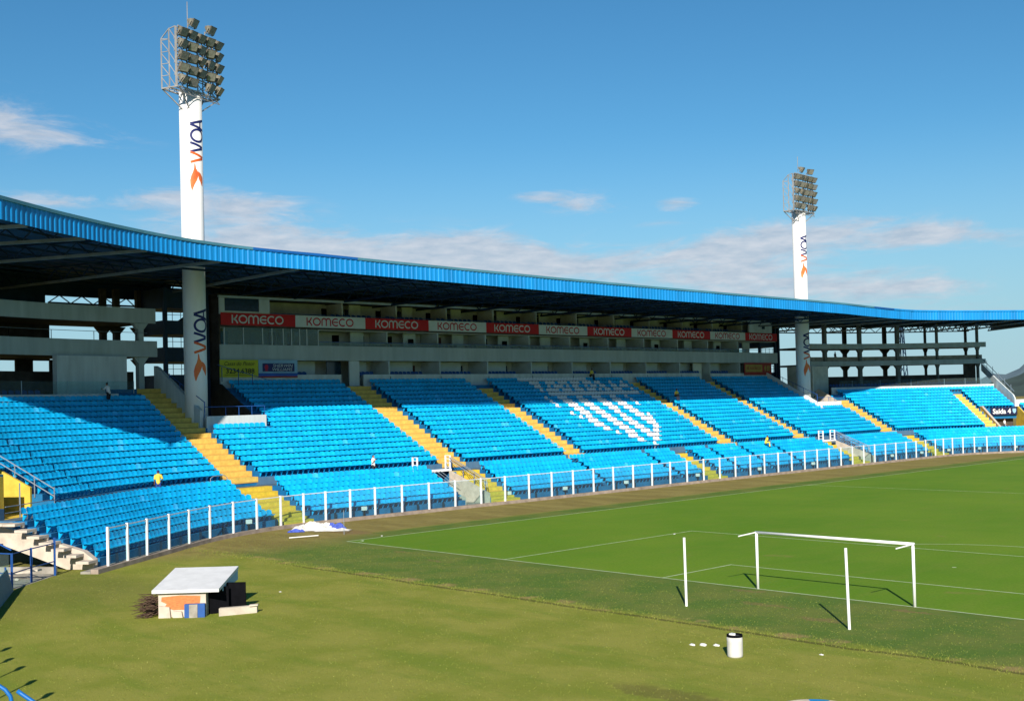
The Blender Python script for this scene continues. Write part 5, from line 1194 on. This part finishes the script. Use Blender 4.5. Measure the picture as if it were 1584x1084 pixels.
# ------------------------------------------------------------------ little shed with the sloping white roof
def shed():
    # frame: u along the front wall (from its left foot to its right foot), w backwards
    A = Vector((15.70, -20.87, 0)); Bp = Vector((17.02, -19.42, 0)); U = (Bp-A).normalized(); Wd = Vector((-U.y, U.x, 0)); Lf = (Bp-A).length
    P = lambda u, w, z: A+U*u+Wd*w+Vector((0, 0, z))
    e = empty('shed', P(Lf/2, 1, 0), 'low dugout-like shed with a sloping white roof on the grass', 'shed')
    def pr(name, m, pts, u0, u1):
        mb = MB(); mb.hexa([P(u0, w0, z0) for w0, z0 in ()] ) if False else None
        return mb
    mb = MB(); mb.hexa([P(0, 0, 0), P(Lf, 0, 0), P(Lf, .1, 0), P(0, .1, 0), P(0, 0, 1.0), P(Lf, 0, 1.0), P(Lf, .1, 1.0), P(0, .1, 1.0)]); mb.build('front_wall', MT['concrete_l'], e)
    mb = MB(); q = [(.22, .36), (.45, .36), (.62, .30), (1.18, .30), (1.18, .46), (1.58, .46), (1.72, .58), (1.74, .86), (.9, .90), (.14, .84), (.12, .66), (.34, .56)]
    mb.add([P(u, -.006, z) for u, z in q], [tuple(range(len(q)))]); mb.build('bare_brick_patch', MT['brick'], e)
    for u in (0, Lf-.1): 
        mb = MB(); mb.hexa([P(u+.003, .103, 0), P(u+.097, .103, 0), P(u+.097, 3.2 if u == 0 else .5, 0), P(u+.003, 3.2 if u == 0 else .5, 0), P(u+.003, .103, 1.0), P(u+.097, .103, 1.0), P(u+.097, 3.2 if u == 0 else .5, 1.55 if u == 0 else 1.08), P(u+.003, 3.2 if u == 0 else .5, 1.55 if u == 0 else 1.08)]); mb.build('side_wall', MT['concrete'], e)
    # near-black side board standing open to the right
    mb = MB(); b = [P(Lf+.02, .9, .0), P(Lf+1.35, 1.5, 0), P(Lf+1.35, 1.55, 0), P(Lf+.02, .95, 0), P(Lf+.02, .9, 1.25), P(Lf+1.35, 1.5, 1.15), P(Lf+1.35, 1.55, 1.15), P(Lf+.02, .95, 1.25)]; mb.hexa(b); mb.build('dark_side_panel', MT['near_black'], e)
    mb = MB(); mb.hexa([P(Lf+.0, .45, .0), P(Lf+.75, .9, 0), P(Lf+.75, .95, 0), P(Lf+.0, .5, 0), P(Lf+.0, .45, 1.05), P(Lf+.75, .9, 1.1), P(Lf+.75, .95, 1.1), P(Lf+.0, .5, 1.05)]); mb.build('inner_panel', MT['near_black'], e)
    # roof sheet: front edge low, rising to the back; thin white edge and grey flank
    r0, r1 = -.22, Lf+.58; f0, f1 = -.18, 2.95; z0, z1 = 1.02, 1.52; sk = .18
    mb = MB(); mb.hexa([P(r0, f0, z0), P(r1, f0, z0), P(r1+sk, f1, z1), P(r0+sk, f1, z1), P(r0, f0, z0+.13), P(r1, f0, z0+.13), P(r1+sk, f1, z1+.13), P(r0+sk, f1, z1+.13)]); mb.build('roof', MT['roofw'], e)
    mb = MB(); mb.hexa([P(r1-.06, f0+.9, z0-.10), P(r1-.02, f0+.9, z0-.10), P(r1+sk-.02, f1-.05, z1-.45), P(r1+sk-.06, f1-.05, z1-.45), P(r1-.06, f0+.9, z0+.13), P(r1-.02, f0+.9, z0+.13), P(r1+sk-.02, f1-.05, z1-.01), P(r1+sk-.06, f1-.05, z1-.01)]); mb.build('roof_flank', MT['boardl'], e)
    e2 = empty('plastic_crate', P(1.45, -.2, 0), 'blue and grey folded plastic crate leaning on the shed front', 'crate')
    mb = MB(); mb.hexa([P(1.12, -.25, 0), P(1.95, -.2, 0), P(1.95, -.03, 0), P(1.12, -.03, 0), P(1.12, -.22, .55), P(1.95, -.18, .56), P(1.95, -.03, .56), P(1.12, -.03, .55)]); mb.build('crate_body', MT['rail'], e2)
    mb = MB(); mb.hexa([P(1.32, -.27, .0), P(1.66, -.26, .0), P(1.66, -.24, 0), P(1.32, -.25, 0), P(1.32, -.245, .54), P(1.66, -.225, .54), P(1.66, -.2, .54), P(1.32, -.22, .54)]); mb.build('crate_panel', MT['concrete'], e2)
    for u, w_, h, lab in ((.28, .5, .5, 'larger grey block leaning on the shed front at the left'), (.82, .42, .28, 'smaller grey block beside the crate at the shed front')):
        mb = MB(); mb.hexa([P(u-w_/2, -.14, 0), P(u+w_/2, -.16, 0), P(u+w_/2, -.02, 0), P(u-w_/2, -.02, 0), P(u-w_/2+.02, -.12, h), P(u+w_/2-.05, -.13, h*.86), P(u+w_/2-.05, -.02, h*.86), P(u-w_/2+.02, -.02, h)]); meta(mb.build('concrete_block', MT['concrete_l'], org=P(u, 0, 0)), lab, 'block')
    mb = MB(); mb.hexa([P(Lf+.55, -.1, 0), P(Lf+2.0, .5, 0), P(Lf+2.0, .75, 0), P(Lf+.55, .15, 0), P(Lf+.55, -.1, .32), P(Lf+2.0, .5, .30), P(Lf+2.0, .75, .30), P(Lf+.55, .15, .32)])
    mb.hexa([P(Lf+1.72, .30, .302), P(Lf+2.05, .44, .302), P(Lf+2.05, .66, .302), P(Lf+1.72, .52, .302), P(Lf+1.72, .30, .36), P(Lf+2.05, .44, .36), P(Lf+2.05, .66, .36), P(Lf+1.72, .52, .36)])
    meta(mb.build('low_wall', MT['concrete_l'], org=P(Lf+1.2, .2, 0)), 'stub of low pale concrete wall running right from the shed', 'wall')
    random.seed(5); mb = MB()
    for i in range(150):
        w = random.uniform(-.1, 1.7); p = P(-.05-random.uniform(0, .5), w, random.uniform(.03, .8)); d = -U*random.uniform(.25, .9)+Wd*random.uniform(-.5, .5)+Vector((0, 0, random.uniform(-.35, .2)))
        q = p+d*.8; q.z = max(.03, q.z); m_ = (p+q)/2+Vector((random.uniform(-.05, .05),)*3); mb.tube([p, m_, q], [.022, .016, .006], 4)
    meta(mb.build('brushwood_heap', MT['branch'], org=P(-.5, .8, 0)), 'heap of dry brown branches stacked against the left side of the shed', 'branches'); random.seed(7)
shed()
# ------------------------------------------------------------------ railings, banner and blue tubes at the left edge
def left_edge():
    e = empty('blue_gate_railing', (1, -20, 0), 'tall blue metal railing with mesh before the bare concrete stand end', 'railing')
    pts = [(-2.6, -21.4), (2.2, -21.6), (.86, -20.1), (-.6, -18.35)]
    mb = MB(); hs = 1.75
    L_ = [(2.3, -21.75), (.8, -20.2), (-.62, -18.4)]
    for x, y in L_: mb.beam((x, y, 0), (x, y, hs if y < -19 else 2.0), .09)
    for z in (.75, hs-.05):
        for a, b in zip(L_, L_[1:]): mb.beam((*a, z), (*b, z), .05)
    mb.beam((2.3, -21.75, 1.72), (-5, -24.6, 1.72), .05); mb.beam((2.3, -21.75, .75), (-5, -24.6, .75), .05); mb.beam((2.3, -21.75, 1.9), (.9, -22.6, 2.6), .06)
    mb.build('rail', MT['rail'], e)
    mb = MB(); a = Vector((2.3, -21.9, .1)); b = Vector((-2.5, -24.2, .1)); mb.hexa([a, b, b+Vector((0, .02, 0)), a+Vector((0, .02, 0)), a+Vector((0, 0, 1.6)), b+Vector((0, 0, 1.6)), b+Vector((0, .02, 1.6)), a+Vector((0, .02, 1.6))]); mb.build('mesh_panel', MT['glassp'], e)
    # teal perimeter banner running along the left edge of the grass
    b1 = empty('perimeter_banner', (4, -23, 0), 'weathered teal advertising panel leaning along the edge of the grass at far left', 'banner')
    mb = MB(); p = [Vector((2.9, -21.9, 0)), Vector((13.5, -27.3, 0))]; up = Vector((0, 0, 1.05)); n = Vector((-.12, -.25, 0))
    mb.hexa([p[0], p[1], p[1]+n*.2, p[0]+n*.2, p[0]+up+n, p[1]+up+n, p[1]+up+n*1.2, p[0]+up+n*1.2]); mb.build('panel', MT['teal'], b1)
    mb = MB(); mb.beam(p[0]+n*1.2, p[0]+up*1.1+n*1.3, .07); mb.beam(p[1]+n*1.2, p[1]+up*1.1+n*1.3, .07); mb.build('panel_post', MT['rail'], b1)
    # rough strip of bare ground with rubble under the railing
    mb = MB(); q = [(2.4, -21.6), (1.0, -20.1), (-.7, -18.3), (-3.5, -17.6), (-6, -20), (-4, -25), (1, -24)]; mb.add([(x, y, .006) for x, y in q], [tuple(range(len(q)))]); meta(mb.build('bare_ground', MT['concrete'], ), kind='structure')
    random.seed(21)
    for i in range(9):
        x, y = random.uniform(-1.6, 1.4), random.uniform(-20.6, -19.2); 
        blob(x, y, random.uniform(.1, .25), random.uniform(.08, .2), random.uniform(.05, .12), MT['concrete_l'], 'rubble_lump', 'small lump of concrete rubble on the bare ground under the blue railing', 'rubble', 40+i, group='rubble under the blue railing')
    mb = MB(); mb.beam((-2.2, -20.9, .12), (.2, -19.5, .5), .25, .09); meta(mb.build('fallen_plank', MT['concrete_l'], org=(-1, -20, .1)), 'long pale concrete plank lying askew under the stand end', 'plank')
    # street-side fence posts, their hooked tops throwing the dark shadows on the grass
    h = 3.0; k = h/math.tan(SUN_EL)
    for i, (tx, ty) in enumerate(((17.29, -27.8), (19.31, -28.49), (21.0, -28.76), (23.41, -29.34), (25.55, -29.68), (27.9, -30.0))):
        x, y = tx+SUN_H[0]*k, ty+SUN_H[1]*k
        f = empty('hooked_fence_post', (x, y, 0), 'slim blue post with hooked head, casting the %s shadow from the left on the grass' % ['first', 'second', 'third', 'fourth', 'fifth', 'sixth'][i], 'fence post', 'posts beside the spectator terrace')
        mb = MB(); mb.tube([(x, y, 0), (x, y, h-.35), (x-.05, y+.08, h-.1), (x-.12, y+.18, h)], .035, 8); mb.build('post', MT['rail'], f)
        mb = MB(); mb.tube([(x-.08, y+.1, h+.12), (x-.16, y+.26, h-.22)], [.13, .09], 8); mb.build('head_part', MT['near_black'], f)  # lump on the fence post's hooked tip, no lamp
    # the blue tubes in the bottom left corner
    def near(u, v, d):
        M = SC.camera.matrix_world; R = M.to_3x3(); dr = R @ Vector(((u-792)/1843.414, -(v-542-38.483)/1843.414, -1)); return M.translation+dr*d
    t = empty('tube_railing', (38.5, -34.5, 0), 'blue painted tube railing cut off by the bottom left corner', 'railing')
    mb = MB(); dq = 24.5
    pts = [near(-60, 1028, dq), near(-8, 1056, dq), near(8, 1066, dq), near(16, 1076, dq), near(19, 1090, dq), near(22, 1160, dq)]; mb.tube(pts, .042, 10)
    lo = pts[-1]; mb.tube([lo, Vector((lo.x, lo.y, 0))], .042, 10); mb.build('tube', MT['tube'], t, smooth=True)
    mb = MB(); pts = [near(27, 1068, dq), near(34, 1073, dq), near(62, 1092, dq), near(130, 1130, dq)]; mb.tube(pts, .045, 10); lo = pts[-1]; mb.tube([lo, Vector((lo.x, lo.y, 0))], .045, 10); mb.build('tube', MT['tube'], t, smooth=True)
left_edge()
def painted_ring():
    e = empty('painted_ring', (43.9, -16.3, 0), 'round blue and cream painted rim just showing at the bottom edge of the picture', 'planter')
    c = Vector((43.95, -16.15, 0)); r = 1.12; n = 12; h = .07
    for k in range(n):
        mb = MB()
        for q in range(4):
            a = 2*PI*(k+q/4)/n+.25; b = 2*PI*(k+(q+1)/4)/n+.25
            ra, rb = r, r-.22
            mb.hexa([c+Vector((ra*math.cos(a), ra*math.sin(a), 0)), c+Vector((ra*math.cos(b), ra*math.sin(b), 0)), c+Vector((rb*math.cos(b), rb*math.sin(b), 0)), c+Vector((rb*math.cos(a), rb*math.sin(a), 0)),
                     c+Vector((ra*math.cos(a), ra*math.sin(a), h)), c+Vector((ra*math.cos(b), ra*math.sin(b), h)), c+Vector((rb*math.cos(b), rb*math.sin(b), h)), c+Vector((rb*math.cos(a), rb*math.sin(a), h))])
        mb.build('rim_segment', MT['bluem'] if k % 2 else MT['concrete_l'], e)
painted_ring()
def mast():
    e = empty('lattice_mast', (-62, 190, 0), 'distant thin lattice mast seen between the right wing pillars', 'mast')
    mb = MB(); x, y = -100.0, 258.0; H = 27
    e.location = (x, y, 0)
    for sx, sy in ((-1, -1), (1, -1), (1, 1), (-1, 1)): mb.beam((x+sx*1.6, y+sy*1.6, 0), (x+sx*.3, y+sy*.3, H), .22)
    for i in range(9):
        z0, z1 = i*3.0, i*3.0+3; a = 1.6-1.3*z0/H; b = 1.6-1.3*z1/H
        for s1_, s2_ in (((-1, -1), (1, -1)), ((1, -1), (1, 1)), ((1, 1), (-1, 1)), ((-1, 1), (-1, -1))): mb.beam((x+s1_[0]*a, y+s1_[1]*a, z0), (x+s2_[0]*b, y+s2_[1]*b, z1), .14)
    mb.build('lattice', MT['steel'], e)
mast()
# ------------------------------------------------------------------ people
def skin_mesh(name, joints, bones, m, parent, sub=1):
    me = bpy.data.meshes.new(name); me.from_pydata([j[0] for j in joints], bones, []); me.update(); me.materials.append(m)
    o = bpy.data.objects.new(name, me); COL.objects.link(o); o.parent = parent
    o.modifiers.new('skin', 'SKIN'); 
    if not me.skin_vertices: me.attributes.new
    bpy.context.view_layer.objects.active = o
    if len(me.skin_vertices) == 0:
        with bpy.context.temp_override(object=o, active_object=o): bpy.ops.object.skin_radii_equalize() if False else None
    return o
def metaball_tube(mb, pts, rs, n=10):
    """tapering closed limb with rounded ends"""
    P = [Vector(p) for p in pts]; d0 = (P[1]-P[0]).normalized(); d1 = (P[-1]-P[-2]).normalized()
    P2 = [P[0]-d0*rs[0]*.8, P[0]-d0*rs[0]*.45]+P+[P[-1]+d1*rs[-1]*.45, P[-1]+d1*rs[-1]*.8]; R2 = [rs[0]*.3, rs[0]*.8]+list(rs)+[rs[-1]*.8, rs[-1]*.3]
    mb.tube(P2, R2, n)
def person(loc, rz, pose, shirt, legs, skin, hair, label, cap=None):
    e = empty('person', loc, label, 'person', rz=rz)
    # local frame: facing +Y, right hand +X
    sit = pose.startswith('sit'); hz = .52 if sit else .93; lean = {'stand': 0, 'stand_turn': 0, 'lean': .30, 'sit': .08, 'sit_fwd': .35}.get(pose, 0)
    hip = Vector((0, 0, hz)); top = Vector((0, math.sin(lean)*.50, hz+math.cos(lean)*.50)); neck = top+Vector((0, math.sin(lean)*.08, .08)); head = neck+Vector((0, .02, .15))
    parts = []
    if sit: L_ = [[hip+Vector((s*.09, 0, 0)), hip+Vector((s*.12, .42, .03)), Vector((s*.12, .44, .10)), Vector((s*.12, .56, .04))] for s in (-1, 1)]
    else: L_ = [[hip+Vector((s*.09, 0, 0)), Vector((s*.11, .02+(.06 if s > 0 else 0), .50)), Vector((s*.12, -.02, .09)), Vector((s*.13, .12, .04))] for s in (-1, 1)]
    A_ = []
    for s in (-1, 1):
        sh = top+Vector((s*.19, 0, -.02))
        if pose == 'stand' and s > 0: arm = [sh, sh+Vector((.10, .06, -.27)), sh+Vector((-.03, .26, -.36))]
        elif pose == 'stand_turn' and s > 0: arm = [sh, sh+Vector((.12, .05, -.26)), sh+Vector((-.05, .18, -.06))]
        elif pose == 'lean': arm = [sh, sh+Vector((s*.08, .16, -.20)), sh+Vector((s*.02, .34, -.12))]
        elif sit: arm = [sh, sh+Vector((s*.08, .05, -.27)), sh+Vector((-s*.04, .28, -.30))]
        else: arm = [sh, sh+Vector((s*.06, -.02, -.28)), sh+Vector((s*.07, .05, -.53))]
        A_.append(arm)
    def mk(name, m, limbs, par=e, vox=.022):
        mb = MB()
        for pts, rs in limbs: metaball_tube(mb, pts, rs)
        o = mb.build(name, m, None, org=(0, 0, 0)); o.parent = par
        r = o.modifiers.new('join', 'REMESH'); r.mode = 'VOXEL'; r.voxel_size = vox; r.use_smooth_shade = True
        return o
    limbs = [([hip, hip+(top-hip)*.5, top], [.125, .12, .14]), ([A_[0][0], top, A_[1][0]], [.06, .10, .06]), ([top, neck, head-Vector((0, 0, .05))], [.06, .055, .06]), ([head-Vector((0, .01, .05)), head+Vector((0, .0, .03))], [.082, .095]),
             ([head+Vector((0, .085, -.03)), head+Vector((0, .115, -.04))], [.02, .016]), ([head+Vector((-.098, 0, -.02)), head+Vector((-.105, 0, .01))], [.018, .018]), ([head+Vector((.098, 0, -.02)), head+Vector((.105, 0, .01))], [.018, .018])]
    for l in L_: limbs += [(l[:3], [.085, .058, .042]), ([l[2], l[3]], [.045, .04])]
    for a in A_:
        limbs += [(a, [.05, .042, .03])]; d = (a[2]-a[1]).normalized(); sd_ = d.cross(Vector((1, 0, 0))).normalized()
        limbs.append(([a[2], a[2]+d*.08], [.034, .036]))
        for k in range(4): limbs.append(([a[2]+d*.08+sd_*(k-1.5)*.02, a[2]+d*(.15+.02*(1 if k in (1, 2) else 0))+sd_*(k-1.5)*.022], [.011, .009]))
        limbs.append(([a[2]+d*.03+sd_*.03, a[2]+d*.08+sd_*.07], [.012, .010]))
    body = mk('body', skin, limbs, vox=.016)
    mk('shirt', shirt, [([hip+Vector((0, 0, -.02)), hip+(top-hip)*.5, top], [.155, .145, .165]), ([A_[0][0], top, A_[1][0]], [.085, .12, .085])]+[([a[0], a[0]+(a[1]-a[0])*.75], [.078, .07]) for a in A_])
    mk('trousers', legs, [([hip+Vector((-.05, 0, -.03)), hip+Vector((.05, 0, -.03))], [.13, .13])]+[(l[:3], [.11, .082, .065]) for l in L_])
    mk('cap' if cap else 'hair', cap or hair, [([head+Vector((0, -.025, .03)), head+Vector((0, -.01, .065))], [.10, .092])]+([([head+Vector((0, .06, .05)), head+Vector((0, .16, .04))], [.05, .03])] if cap else []))
    # shoes
    for l in L_: pass
    mk('shoes', MT['cdark'], [([l[2]-Vector((0, .02, .02)), l[3]], [.055, .05]) for l in L_])
    return e
def place(s, o, z, **k):
    return W3(s, o, z)
person(place(-3.0, 6.35, WZ+.02), math.radians(60), 'stand', MT['cyel'], MT['cblue'], MT['skind'], MT['hair'], 'person in yellow shirt, blue trousers and dark cap on the walkway at the left', cap=MT['navy'])
person(place(14.9, 6.3, WZ+.02), math.radians(-60), 'stand_turn', MT['cwhite'], MT['cdark'], MT['skin'], MT['hair'], 'person in a white shirt standing on the walkway with one hand raised to the face')
o_, z_ = urow(14); person(place(1.5, o_+.3, z_), math.radians(110), 'lean', MT['cwhite'], MT['cdark'], MT['skin'], MT['hair'], 'person with dark hair leaning over the left wing parapet in the shade')
o_, z_ = urow(17); person(place(57.6, o_+.25, z_+.42), math.radians(-80), 'sit_fwd', MT['cyel'], MT['cdark'], MT['skind'], MT['hair'], 'person in olive-yellow clothes sitting in the shaded top row above the crest')
o_, z_ = urow(11); person(place(66.6, o_-.1, z_+.32), math.radians(-100), 'sit_fwd', MT['cyel'], MT['cdark'], MT['skind'], MT['hair'], 'person in a pale yellow shirt sitting bent forward beside the fourth yellow stair')
o_, z_ = lrow(5); person(place(68.4, o_+.2, z_+.38), math.radians(-60), 'sit_fwd', MT['cyel'], MT['cyel'], MT['skind'], MT['hair'], 'person in pale yellow clothes curled forward on a seat of the lower block')
person(place(105.6, 22.95, 12.75), math.radians(-90), 'stand', MT['cdark'], MT['cdark'], MT['skind'], MT['hair'], 'dark silhouette of a person behind the right wing parapet, away from the column')
person(place(103.0, 22.95, 12.35), math.radians(-90), 'stand', MT['cdark'], MT['cdark'], MT['skind'], MT['hair'], 'dark silhouette of a person close beside the column in the right wing')
person(place(116.5, 7.4, 2.55), math.radians(-90), 'stand', MT['cwhite'], MT['cdark'], MT['skin'], MT['hair'], 'person standing at the yellow wall under the exit sign')
